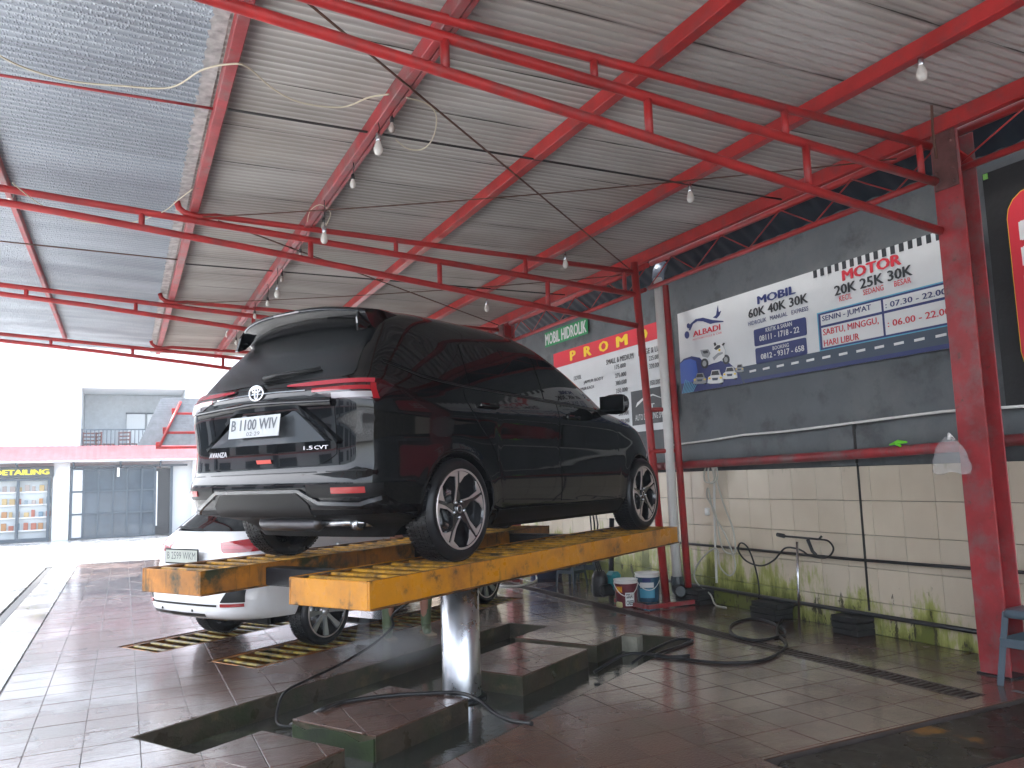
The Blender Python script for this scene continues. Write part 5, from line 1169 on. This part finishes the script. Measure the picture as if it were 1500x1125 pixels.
# doors with windows and handles (both sides)
for sd in (-1, 1):
    rd = panel(BB, 'rear_door', PAINTB, car, LS(.10, 1.25, 40), lin((.10, 1.02), (.16, .93), (.25, .84), (.36, .76), (.43, .66), (.455, .5), (.46, .34), (1.25, .32)), lin((.10, 1.085), (1.05, 1.06), (1.12, 1.03), (1.2, .98), (1.25, .90)), .0035, 22, sd)
    fd = panel(BB, 'front_door', PAINTB, car, LS(1.262, 2.30, 36), lin((1.262, .32), (2.26, .31), (2.28, .4), (2.30, .5)), lin((1.262, 1.055), (2.0, 1.025), (2.2, 1.0), (2.28, .9), (2.30, .8)), .0035, 22, sd)
    panel(BB, 'side_window', GLASSB, rd, LS(.18, 1.05, 24), lin((.18, 1.115), (1.05, 1.085)), lin((.18, 1.40), (.6, 1.415), (1.05, 1.405)), .004, 12, sd)
    panel(BB, 'side_window', GLASSB, fd, LS(1.09, 2.08, 30), lin((1.09, 1.083), (2.08, 1.05)), lin((1.09, 1.402), (1.35, 1.375), (1.6, 1.31), (1.85, 1.20), (2.08, 1.06)), .004, 12, sd)
    panel(BB, 'quarter_window', GLASSB, car, LS(-.55, .13, 24), lin((-.55, 1.225), (-.3, 1.155), (-.1, 1.13), (.13, 1.12)), lin((-.55, 1.235), (-.42, 1.31), (-.25, 1.365), (-.05, 1.385), (.13, 1.40)), .004, 10, sd)
    panel(BB, 'window_trim', MATB, car, LS(-.56, 2.1, 40), lin((-.56, 1.205), (-.3, 1.135), (-.1, 1.112), (.13, 1.098), (2.1, 1.028)), lin((-.56, 1.215), (-.3, 1.147), (-.1, 1.124), (.13, 1.110), (2.1, 1.040)), .007, 1, sd)
    panel(BB, 'sill', MATB, car, LS(.44, 2.34, 30), lin((.44, .195), (2.34, .195)), lin((.44, .295), (2.34, .29)), .012, 5, sd)
    for dd, uu, ww in ((rd, .34, .985), (fd, 1.46, .955)):
        t_ = BB.t_u(uu, ww); c_ = BB.P(t_, ww, .018, sd); mb = MB(); mb.bbox((c_[0]-.12, c_[1]-.012, ww-.016), (c_[0]+.10, c_[1]+.012, ww+.016), .009); mb.build('door_handle', PAINTB, dd, keep=True)
    # flare line over the arches
    for cu in (0, 2.75):
        P = []
        for i in range(33):
            a = math.radians(-12+204*i/32); row = []
            for (r_, of) in ((.355, -.03), (.356, .003), (.368, .004), (.378, .0)):
                u_, w_ = cu+r_*math.cos(a), .32+r_*math.sin(a); w_ = max(w_, .2); row.append(BB.P(BB.t_u(u_, w_), w_, of, sd))
            P.append(row)
        mb = MB(); mb.grid(P); mb.build('wheel_arch', PAINTB, car, keep=True)
    mr_ = bpy.data.objects.new('door_mirror', None); COL.objects.link(mr_); mr_.parent = car
    # mirror housing
    cx_, cy_, cz_ = 1.97, sd*1.0, 1.08; P = []
    for i in range(13):
        th = math.pi*i/12; row = []
        for j in range(20):
            ph = 2*math.pi*j/20; x_, y_, z_ = math.cos(th), math.sin(th)*math.cos(ph), math.sin(th)*math.sin(ph)
            f_ = lambda q, e=.78: math.copysign(abs(q)**e, q)
            row.append((cx_+.075*f_(x_, .9)+(.04*abs(y_) if x_ > 0 else 0)*-1, cy_+.13*f_(y_), cz_+.085*f_(z_)-.0))
        P.append(row)
    mb = MB(); mb.grid(P, close=True); mb.build('mirror_housing', PAINTB, mr_, keep=True)
    mb = MB(); mb.bbox((1.885, cy_-.11, cz_-.065), (1.893, cy_+.11, cz_+.065), .003); mb.build('mirror_glass', GLASSB, mr_, keep=True)
    mb = MB(); mb.tube([(2.0, sd*.80, 1.02), (1.98, sd*.92, 1.04)], .035, 10); mb.build('mirror_arm', MATB, mr_, keep=True)
    # tail lamps, wrapping round the corner
    tl = bpy.data.objects.new('tail_lamp', None); COL.objects.link(tl); tl.parent = car
    tA = BB.t_v(.23, 1.075); tC = BB.t_v(.79, 1.04); tS = BB.t_u(-.56, 1.04)
    t5 = BB.t_v(.42, 1.05); t7 = BB.t_v(.60, 1.02)
    us_ = LS(tA, tC, 26)[:-1]+LS(tC, tS, 20)
    panel(BB, 'lamp_housing', LDRK, tl, us_, lin((tA, 1.082), (t5, 1.045), (t7, .978), (tC+1, .965), (tC+3, .99), (tS, 1.055)), lin((tA, 1.092), (t5, 1.105), (tC, 1.105), (tC+3, 1.095), (tS, 1.064)), .010, 8, sd, 't')
    panel(BB, 'lamp_bar', LPNK, tl, LS(tA+.3, tC+.5, 20), lin((tA, 1.080), (t5, 1.068), (tC+1, 1.070)), lin((tA, 1.089), (t5, 1.095), (tC+1, 1.097)), .013, 3, sd, 't')
    panel(BB, 'lamp_corner', LRED, tl, LS(tC-1.6, tC+1.2, 12), lin((0, .975), (999, .975)), lin((0, 1.068), (999, 1.068)), .013, 5, sd, 't')
    panel(BB, 'lamp_strip', LRED, tl, LS(t5+.8, tC-1.7, 12), lin((0, 1.028), (999, 1.024)), lin((0, 1.052), (999, 1.052)), .013, 2, sd, 't')
    panel(BB, 'clear_lens', LWHT, tl, LS(t7-.3, tC-1.7, 12), lin((0, .983), (999, .978)), lin((0, 1.016), (999, 1.014)), .013, 3, sd, 't')
    # bumper reflector in dark recess
    panel(BB, 'bumper_recess', MATB, car, LS(BB.t_v(.42, .48), BB.t_v(.82, .48)+2.0, 16), lin((0, .425), (999, .425)), lin((0, .50), (999, .508)), .004, 5, sd, 't')
    panel(BB, 'reflector', REFL, car, LS(BB.t_v(.60, .47), BB.t_v(.775, .47), 10), lin((0, .447), (999, .447)), lin((0, .482), (999, .485)), .010, 3, sd, 't')
    panel(BB, 'headlamp', LWHT, car, LS(2.98, 3.27, 14), lin((2.98, .86), (3.27, .72)), lin((2.98, .90), (3.27, .82)), .006, 4, sd)
    panel(BB, 'marker_lamp', ORNG, car, LS(3.10, 3.17, 6), lin((3.1, .50), (3.17, .50)), lin((3.1, .58), (3.17, .56)), .008, 3, sd)
# tailgate with glass
tg = panel(BB, 'tailgate', PAINTB, car, LS(-.61, .61, 48), lambda v: .61+.06*max(0, (abs(v)-.45)/.16)**2, lambda v: 1.06-.08*(abs(v) > .40)*(abs(v)-.40)/.2, .0045, 20, mode='v')
panel(BB, 'rear_window', GLASSW, tg, LS(-.665, .665, 44), lambda v: 1.118-.02*abs(v)+.03*max(0, abs(v)-.60)/.08, lambda v: 1.485 - max(0, abs(v)-.545)/.12*.33, .005, 18, mode='v')
strip(BB, 'garnish', CHROME, tg, [(-.40, 1.045), (-.15, 1.052), (.15, 1.052), (.40, 1.045)], .006, .012)
# bulging lower ledges of the tailgate catch the light
def ledge(pts, depth, h, m, name, parent, B=BB):
    R = []
    for (v, w) in pts:
        row = []
        for (dw, of) in ((h/2, -.004), (h*.35, depth*.75), (0, depth), (-h*.4, depth*.7), (-h/2, -.004)):
            row.append(B.P(B.t_v(v, w+dw), w+dw, of, -1 if v < 0 else 1))
        R.append(row)
    mb = MB(); mb.grid(R); return mb.build(name, m, parent, keep=True)
ledge([(-.60+1.2*i/24, .985-.02*abs(-1+2*i/24)) for i in range(25)], .035, .06, PAINTB, 'upper_ledge', tg)
# plate recess: tilted glossy panel
mb = MB(); A = [(.42, .745), (.13, .93), (-.33, .93), (-.57, .745)]
V = []
for (v, w) in A: q = BB.P(BB.t_v(v, w), w, .006 if w > .9 else .05, -1 if v < 0 else 1); V.append(q)
for (v, w) in A: q = BB.P(BB.t_v(v, w), w, -.01, -1 if v < 0 else 1); V.append(q)
mb.add(V, [(0, 1, 2, 3), (4, 5, 1, 0), (5, 6, 2, 1), (6, 7, 3, 2), (7, 4, 0, 3)]); mb.build('plate_recess', mat('recess_gloss', (.05, .055, .06), .1, coat=1), tg, keep=True)
strip(BB, 'recess_edge', PAINTB, tg, [(.50, .735), (.16, .955), (-.36, .955), (-.63, .735)], .022, .030, lip=.03)
pl = bpy.data.objects.new('licence_plate', None); COL.objects.link(pl); pl.parent = tg
def car_text(s, v0, w0, v1, w1, u_off, m, parent, B=BB, bold=.02, shear=0, name='lettering', tilt=None):
    V, Fs = text_mesh(s, bold, shear); mb = MB()
    def f(a, b):
        v = v0+(v1-v0)*a; w = w0+(w1-w0)*b
        return tilt(v, w) if tilt else B.P(B.t_v(v, w), w, u_off, -1 if v < 0 else 1)
    P = layered(V, f)
    mb.add(P, Fs); return mb.build(name, m, parent, keep=True)
uP = BB.ur(.8)-.05; ptilt = lambda v, w, o_=0: (uP-.012-o_-(.88-w)*.12, v, w)
mb = MB(); mb.slab([(.185, .79), (.185, .915), (-.265, .915), (-.265, .79)], lambda v, w, t: ptilt(v, w, t), 0, .004); mb.build('plate', mat('plate_white', (.42, .44, .45), .35), pl, keep=True)
PLT_INK = INK('plate_ink', (.09, .10, .115))
car_text('B 1100 WIV', .165, .833, -.245, .90, 0, PLT_INK, pl, tilt=lambda v, w: ptilt(v, w, .005), bold=.02); car_text('02·29', .02, .80, -.10, .823, 0, PLT_INK, pl, tilt=lambda v, w: ptilt(v, w, .005), bold=0)
# badge: ring with two inner ovals
bg_ = bpy.data.objects.new('badge', None); COL.objects.link(bg_); bg_.parent = tg
ub = BB.ur(1.06)-.018
def oval(cv, cw, a, b, r, nm='badge_ring'):
    mb = MB(); pts = [(ub, cv+a*math.cos(2*math.pi*k/32), cw+b*math.sin(2*math.pi*k/32)) for k in range(33)]; mb.tube(pts, r, 8, cap=False); mb.build(nm, CHROME, bg_, keep=True)
oval(0, 1.058, .062, .044, .007); oval(0, 1.078, .036, .014, .0055); oval(0, 1.058, .014, .036, .0055)
mb = MB(); mb.lathe([(0, .012), (.055, .012), (.055, .03), (0, .03)], 28, (ub+0, 0, 1.058), 'X'); mb.build('badge_back', PAINTB, bg_, keep=True)
CL = mat('chrome_letters', (.8, .8, .82), .25, .6)
car_text('AVANZA', .50, .685, .30, .718, .012, CL, tg, bold=.05, shear=.15); car_text('1.5', -.38, .70, -.45, .722, .012, CL, tg, bold=.03); car_text('CVT', -.46, .70, -.56, .722, .012, CL, tg, bold=.03)
mb = MB(); mb.add([(BB.ur(.63)-.012, v, w) for v, w in ((.0, .632), (-.13, .632), (-.12, .655), (.01, .655))], [(0, 1, 2, 3)]); mb.build('sticker', INK('sticker_red', (.5, .06, .04)), tg, keep=True)
# wiper
mb = MB(); mb.tube([BB.P(BB.t_v(v, w), w, o_, -1 if v < 0 else 1) for v, w, o_ in ((.0, 1.150, .03), (-.12, 1.165, .035), (-.30, 1.17, .03), (-.42, 1.185, .02))], .012, 8, rs=[.02, .013, .009, .006])
mb.tube([BB.P(BB.t_v(v, w), w, o_, -1 if v < 0 else 1) for v, w, o_ in ((.02, 1.14, .012), (-.2, 1.15, .012), (-.42, 1.178, .012))], .006, 6); mb.build('wiper', MATB, tg, keep=True)
# spoiler
SP = bpy.data.objects.new('spoiler', None); COL.objects.link(SP); SP.parent = car
P = []; prof_ = [(-.08, 1.64), (-.33, 1.63), (-.53, 1.612), (-.635, 1.598), (-.645, 1.585), (-.64, 1.565), (-.61, 1.53), (-.59, 1.505), (-.56, 1.485), (-.50, 1.48), (-.30, 1.5)]
for i in range(33):
    v = -.575+1.15*i/32; q = abs(v)/.575; rf_ = float(np.interp(abs(v), [0, .30, .46, .56, .60], [1.642, 1.632, 1.602, 1.562, 1.52]))
    P.append([(u+.11*q**3, v, min(w-.045*q**2.5, rf_-(.010 if u > -.2 else -.006)) if u > -.4 else w-.045*q**2.5) for u, w in prof_])
mb = MB(); mb.grid(P, close=True); n_ = len(prof_); mb.f += [tuple(range(n_)), tuple(32*n_+i for i in range(n_))]; mb.sm += [False]*2; mb.build('spoiler_blade', PAINTB, SP, keep=True)
mb = MB(); mb.bbox((-.652, -.12, 1.572), (-.640, .12, 1.586), .003); mb.build('brake_lamp', LDRK, SP, keep=True)
for sd in (-1, 1):
    R_ = []
    for w_, b0, b1 in ((1.545, -.55, -.40), (1.50, -.575, -.45), (1.46, -.58, -.50), (1.43, -.585, -.53), (1.41, -.59, -.58)):
        yb = sd*(.535+.05*(1.545-w_)/.2); R_.append([(b0, yb-sd*.012, w_), (b0-.004, yb+sd*.004, w_), (b1, yb+sd*.022, w_), (b1+.01, yb-sd*.004, w_)])
    mb = MB(); mb.grid(R_, close=True, smooth=False); mb.f += [(0, 1, 2, 3), (16, 17, 18, 19)]; mb.sm += [False]*2; mb.build('side_fin', PAINTB, SP, keep=True)
# lower bumper: skirt line and diffuser
strip(BB, 'bumper_skirt', mat('skirt_gloss', (.05, .055, .06), .12, coat=1), car, [(.80, .35), (.68, .335), (.52, .40), (.37, .465), (-.36, .465), (-.50, .395), (-.74, .385), (-.82, .42)], .020, .016, lip=.03)
panel(BB, 'diffuser', MATB, car, LS(-.42, .42, 24), lin((-1, .315), (1, .315)), lambda v: .455-.07*max(0, (abs(v)-.34)/.08), .006, 5, mode='v')
strip(BB, 'bumper_seam', MATB, car, [(-.80, .575), (-.6, .572), (.6, .572), (.80, .575)], .006, .002)
# ------------------------------------------------------------ white car on the lowered lift
wc = thing('parked_car', 'white hatchback style family car behind the lift, seen from its rear', 'car', (LO2.x, LO2.y, -.004), math.pi/2-HEAD)
PAINTW = mat('white_car_paint', (.74, .75, .76), .2, coat=1, var=.02)
BW = Body(ur=([.20, .33, .37, .44, .55, .65, .80, .95, 1.05, 1.10, 1.16, 1.25, 1.35, 1.42, 1.48, 1.53, 1.56], [-.62, -.86, -.95, -.98, -.985, -.96, -.91, -.87, -.83, -.79, -.73, -.62, -.50, -.42, -.30, -.1, .2]),
          uf=([.20, .28, .36, .44, .60, .72, .80, .88, .94, 1.0, 1.06, 1.14, 1.24, 1.34, 1.42, 1.48, 1.53, 1.56], [3.1, 3.3, 3.38, 3.42, 3.42, 3.38, 3.3, 3.15, 2.9, 2.55, 2.4, 2.22, 1.98, 1.72, 1.45, 1.2, .9, .6]),
          hv=([.20, .26, .34, .44, .60, .75, .86, .95, 1.02, 1.10, 1.2, 1.32, 1.42, 1.48, 1.53, 1.56], [.74, .79, .83, .845, .845, .838, .846, .84, .82, .79, .74, .68, .61, .54, .40, .2]),
          nr=([.2, .5, 1.0, 1.1, 1.56], [5, 6, 6, 5, 4]), nf=([.2, .6, 1.1, 1.56], [5, 5.5, 4.5, 4]), wr=.305, wb=2.65, bow=.03)
ws = sorted(set([round(x_, 4) for x_ in LS(.335, .44, 6)+LS(.44, 1.1, 24)+LS(1.1, 1.56, 22)]))
body_mesh(BW, ws, PAINTW, wc, dark=0)
mb = MB(); mb.bbox((-.42, -.5, .22), (3.1, .5, .5), .02); mb.build('underbody', UNDER, wc, keep=True)
for sd in (-1, 1):
    for cu in (0, 2.65): make_wheel(wc, cu, sd*.835, .308, sd, 'multi', .306)
    d1 = panel(BW, 'rear_door', PAINTW, wc, LS(.08, 1.15, 36), lin((.08, .98), (.2, .85), (.36, .74), (.43, .6), (.45, .34), (1.15, .32)), lin((.08, 1.03), (1.15, 1.0)), .0035, 16, sd)
    d2 = panel(BW, 'front_door', PAINTW, wc, LS(1.162, 2.18, 30), lin((1.162, .32), (2.18, .32)), lin((1.162, 1.0), (2.18, .97)), .0035, 16, sd)
    panel(BW, 'side_window', GLASSB, d1, LS(.12, 1.05, 20), lin((.12, 1.05), (1.05, 1.03)), lin((.12, 1.32), (.5, 1.38), (1.05, 1.38)), .004, 10, sd)
    panel(BW, 'side_window', GLASSB, d2, LS(1.09, 2.0, 24), lin((1.09, 1.03), (2.0, 1.0)), lin((1.09, 1.38), (1.5, 1.30), (2.0, 1.02)), .004, 10, sd)
    panel(BW, 'quarter_window', GLASSB, wc, LS(-.40, .06, 14), lin((-.40, 1.13), (.06, 1.06)), lin((-.40, 1.16), (-.2, 1.28), (.06, 1.32)), .004, 8, sd)
    c_ = BW.P(BW.t_u(.22, .935), .935, .015, sd); mb = MB(); mb.bbox((c_[0]-.10, c_[1]-.012, .92), (c_[0]+.10, c_[1]+.012, .95), .008); mb.build('door_handle', PAINTW, d1, keep=True)
    tl = bpy.data.objects.new('tail_lamp', None); COL.objects.link(tl); tl.parent = wc
    a0, a1 = BW.t_v(.35, 1.0), BW.t_u(-.60, 1.0)
    panel(BW, 'lamp_housing', LRED, tl, LS(a0, a1, 24), lin((a0, 1.01), (a0+1.2, .925), (a1, .955)), lin((a0, 1.022), (a1-3, 1.08), (a1, 1.085)), .008, 8, sd, 't')
    panel(BW, 'clear_lens', LPNK, tl, LS(a0+1.0, a1-3, 16), lin((0, .965), (999, .965)), lin((0, .993), (999, .993)), .011, 3, sd, 't')
    panel(BW, 'fog_grille', MATB, wc, LS(BW.t_v(.50, .5), BW.t_v(.68, .5), 10), lin((0, .505), (999, .505)), lin((BW.t_v(.50, .5), .51), (BW.t_v(.56, .5), .61), (999, .61)), .006, 4, sd, 't')
    panel(BW, 'reflector', REFL, wc, LS(BW.t_v(.50, .49), BW.t_v(.675, .49), 10), lin((0, .466), (999, .466)), lin((0, .495), (999, .495)), .010, 3, sd, 't')
strip(BW, 'bumper_line', MATB, wc, [(-.46, .475), (-.2, .475), (.2, .475), (.50, .475)], .018, .004); strip(BW, 'lower_grille', MATB, wc, [(-.30, .385), (0, .380), (.50, .385)], .030, .004)
for v_ in (.33, -.13): mb = MB(); q = BW.P(BW.t_v(v_, .42), .42, .003, -1 if v_ < 0 else 1); mb.lathe([(0, -.003), (.012, -.002), (.012, .01)], 12, q, 'X'); mb.build('parking_sensor', MATB, wc, keep=True)
tgw = panel(BW, 'tailgate', PAINTW, wc, LS(-.58, .58, 36), lin((-1, .70), (1, .70)), lin((-1, 1.09), (1, 1.09)), .004, 12, mode='v')
panel(BW, 'rear_window', GLASSB, tgw, LS(-.60, .60, 30), lambda v: 1.115, lambda v: 1.40-.25*max(0, abs(v)-.45)/.15, .005, 12, mode='v')
strip(BW, 'wiper', MATB, tgw, [(-.02, 1.13), (.2, 1.14), (.42, 1.15)], .018, .03)
pw_ = bpy.data.objects.new('licence_plate', None); COL.objects.link(pw_); pw_.parent = tgw; uQ = BW.ur(.85)-.045
mb = MB(); mb.slab([(.335, .825), (.335, .965), (-.165, .965), (-.165, .825)], lambda v, w, t: (uQ-t, v, w), 0, .006); mb.build('plate_frame', MATB, pw_, keep=True)
mb = MB(); mb.slab([(.322, .838), (.322, .952), (-.152, .952), (-.152, .838)], lambda v, w, t: (uQ-.006-t, v, w), 0, .003); mb.build('plate', mat('plate_cream', (.42, .45, .40), .4), pw_, keep=True)
car_text('B 2599 WKM', .30, .868, -.13, .935, 0, INK('plate_ink_dark', (.08, .09, .1)), pw_, tilt=lambda v, w: (uQ-.010, v, w), bold=0)
mb = MB(); mb.tube([(BW.ur(1.03)-.012, .0+.03*math.cos(a*.3), 1.03+.025*math.sin(a*.3)) for a in range(22)], .004, 6); mb.build('badge', CHROME, tgw, keep=True)
# ------------------------------------------------------------ person washing behind the lift
SKIN = mat('skin', (.36, .17, .12), .5); BOOT = mat('green_boot', (.10, .135, .07), .35, var=.2); SHIRT = mat('dark_shirt', (.03, .035, .05), .8); SOLE = mat('boot_sole', (.35, .27, .17), .6); HAIR = mat('hair', (.01, .008, .007), .6)
def skin_obj(name, verts, edges, radii, m, parent, sub=2, root=0):
    me = bpy.data.meshes.new(name); me.from_pydata([Vector(v) for v in verts], edges, []); o = bpy.data.objects.new(name, me); COL.objects.link(o)
    md = o.modifiers.new('s', 'SKIN'); 
    if not me.skin_vertices: 
        pass
    for i, r in enumerate(radii):
        sv = me.skin_vertices[0].data[i]; sv.radius = (r, r) if not isinstance(r, tuple) else r; sv.use_root = (i == root)
    o.modifiers.new('d', 'SUBSURF').levels = sub
    dg = bpy.context.evaluated_depsgraph_get(); nm = bpy.data.meshes.new_from_object(o.evaluated_get(dg)); bpy.data.objects.remove(o)
    nm.materials.clear(); nm.materials.append(m)
    for p in nm.polygons: p.use_smooth = True
    o = bpy.data.objects.new(name, nm); COL.objects.link(o); o.parent = parent; return o
pr = thing('person', 'person in green rubber boots standing behind the lift, washing the white car', 'person', (2.58, 7.85, 0))
fL, fR = Vector((-.22, -.02, 0)), Vector((.20, 0, 0))
try:
    verts = [(0, .05, .92), (0, .05, 1.12), (0, .03, 1.32), (0, .02, 1.42), (0, 0, 1.50), (0, -.03, 1.60), (0, -.03, 1.70),
             (-.10, .05, .88), (-.17, .0, .50), (-.21, .02, .12), (.10, .05, .88), (.16, 0, .50), (.19, .02, .12),
             (-.17, .02, 1.38), (-.15, -.05, 1.16), (-.215, -.06, 1.08), (-.24, -.06, 1.06), (.17, .02, 1.38), (.24, -.02, 1.12), (.2, -.2, 1.0), (.19, -.25, .99)]
    edges = [(0, 1), (1, 2), (2, 3), (3, 4), (4, 5), (5, 6), (0, 7), (7, 8), (8, 9), (0, 10), (10, 11), (11, 12), (2, 13), (13, 14), (14, 15), (15, 16), (2, 17), (17, 18), (18, 19), (19, 20)]
    rad = [(.15, .11), (.13, .1), (.15, .11), .07, .05, .085, .075, .085, .06, .045, .085, .06, .045, .055, .042, .032, .03, .055, .042, .032, .03]
    skin_obj('body', verts, edges, rad, SKIN, pr)
    shirt = skin_obj('shirt', [(0, .05, .90), (0, .05, 1.12), (0, .03, 1.34), (0, .02, 1.43), (-.17, .02, 1.38), (-.17, .0, 1.25), (.17, .02, 1.38), (.21, .0, 1.22)], [(0, 1), (1, 2), (2, 3), (2, 4), (4, 5), (2, 6), (6, 7)], [(.165, .125), (.15, .12), (.165, .125), .075, .07, .06, .07, .06], SHIRT, pr)
    tr = skin_obj('trousers', [(0, .05, .94), (-.10, .05, .86), (-.165, .0, .52), (-.2, .02, .38), (.10, .05, .86), (.155, 0, .52), (.18, .02, .38)], [(0, 1), (1, 2), (2, 3), (0, 4), (4, 5), (5, 6)], [(.165, .125), .1, .075, .06, .1, .075, .06], SHIRT, pr)
    for (x_, y_) in ((-.21, .0), (.19, .0)):
        b_ = skin_obj('boot', [(x_+.012, .03, .42), (x_+.005, .025, .25), (x_, .02, .10), (x_, .0, .055), (x_-.03, -.10, .045), (x_-.045, -.15, .04)], [(0, 1), (1, 2), (2, 3), (3, 4), (4, 5)], [.075, .06, .052, .05, .045, .035], BOOT, pr)
        mb = MB(); mb.bbox((x_-.055, -.19, 0), (x_+.045, .08, .022), .008); mb.build('sole', SOLE, pr, keep=True)
    # head details
    mb = MB(); mb.lathe([(0, .12), (.07, .10), (.095, .04), (.098, -.02), (.09, -.04)], 20, (0, -.02, 1.68)); mb.build('hair', HAIR, pr, keep=True)
    mb = MB(); mb.tube([(0, -.12, 1.66), (0, -.145, 1.63), (0, -.12, 1.62)], .012, 6); [mb.lathe([(0, -.012), (.012, 0), (0, .012)], 8, (sx*.035, -.11, 1.665)) for sx in (-1, 1)]; mb.build('face_features', SKIN, pr, keep=True)
    # hands with fingers: the left hand shows above the far channel
    for (hx, hy, hz, sd) in ((-.25, -.04, 1.045, -1), (.19, -.25, .99, 1)):
        mb = MB(); mb.bbox((hx-.045, hy-.075, hz-.022), (hx+.04, hy+.02, hz+.02), .015)
        for k in range(4): mb.tube([(hx-.034+.023*k, hy-.06, hz), (hx-.036+.023*k, hy-.105-.008*(k in (1, 2)), hz-.012), (hx-.036+.023*k, hy-.125-.008*(k in (1, 2)), hz-.045)], .009, 8)
        mb.tube([(hx-sd*.03, hy-.0, hz), (hx-sd*.06, hy-.04, hz-.01), (hx-sd*.055, hy-.075, hz-.03)], .0105, 8); mb.build('hand', SKIN, pr, keep=True)
except Exception as e:
    print('PERSON', e)
# water jet hitting the floor behind the lift
JET = bpy.data.materials.new('water_mist'); JET.use_nodes = True; n = JET.node_tree.nodes; n.remove(n['Principled BSDF']); pv_ = n.new('ShaderNodeVolumePrincipled'); pv_.inputs['Density'].default_value = 3.0; pv_.inputs['Color'].default_value = (.95, .97, 1, 1); JET.node_tree.links.new(pv_.outputs[0], n['Material Output'].inputs['Volume'])
a = at(545, 965, 2, .01); P = []
for i in range(9):
    th = math.pi*i/8; P.append([(a[0]+.55*math.sin(th)*math.cos(ph)+.2, a[1]+.38*math.sin(th)*math.sin(ph)-.05, .10+.22*math.cos(th)) for ph in [2*math.pi*j/16 for j in range(16)]])
MIST = JET.copy(); MIST.name = 'thin_mist'; n = MIST.node_tree.nodes; l = MIST.node_tree.links
tc = n.new('ShaderNodeTexCoord'); sb = n.new('ShaderNodeVectorMath'); sb.operation = 'SUBTRACT'; sb.inputs[1].default_value = (.5, .5, .5); ln = n.new('ShaderNodeVectorMath'); ln.operation = 'LENGTH'
mr_ = n.new('ShaderNodeMapRange'); mr_.inputs[1].default_value = .48; mr_.inputs[2].default_value = .0; mr_.inputs[3].default_value = 0; mr_.inputs[4].default_value = 3.2; mr_.interpolation_type = 'SMOOTHSTEP'
l.new(tc.outputs['Generated'], sb.inputs[0]); l.new(sb.outputs[0], ln.inputs[0]); l.new(ln.outputs['Value'], mr_.inputs[0]); l.new(mr_.outputs[0], n['Principled Volume'].inputs['Density'])
mb = MB(); mb.grid(P, close=True); tag(stuff(mb.build('spray_mist', MIST)), 'thin cloud of spray drifting over the left trench of the pit', 'mist')
a = at(530, 945, 2, .01); mb = MB(); mb.tube([(a[0]+.10, a[1]+.12, .62), (a[0]+.05, a[1]+.06, .3), (a[0], a[1], .012)], .05, 14, rs=[.03, .045, .075])
tag(mb.build('water_jet', JET), 'pale jet of water spraying onto the floor beside the green boots', 'water spray')

# ------------------------------------------------------------ thin mist, added to stand in for veiling glare from the open left
HZ = bpy.data.materials.new('glare_haze'); HZ.use_nodes = True; n = HZ.node_tree.nodes; n.remove(n['Principled BSDF']); hv_ = n.new('ShaderNodeVolumePrincipled'); hv_.inputs['Density'].default_value = .003; hv_.inputs['Color'].default_value = (.92, .96, 1, 1); HZ.node_tree.links.new(hv_.outputs[0], n['Material Output'].inputs['Volume'])
mb = MB(); mb.box((-4, 12, 3.9), (48, 60, 10.2)); hz0 = mb.build('haze', HZ); stuff(hz0)
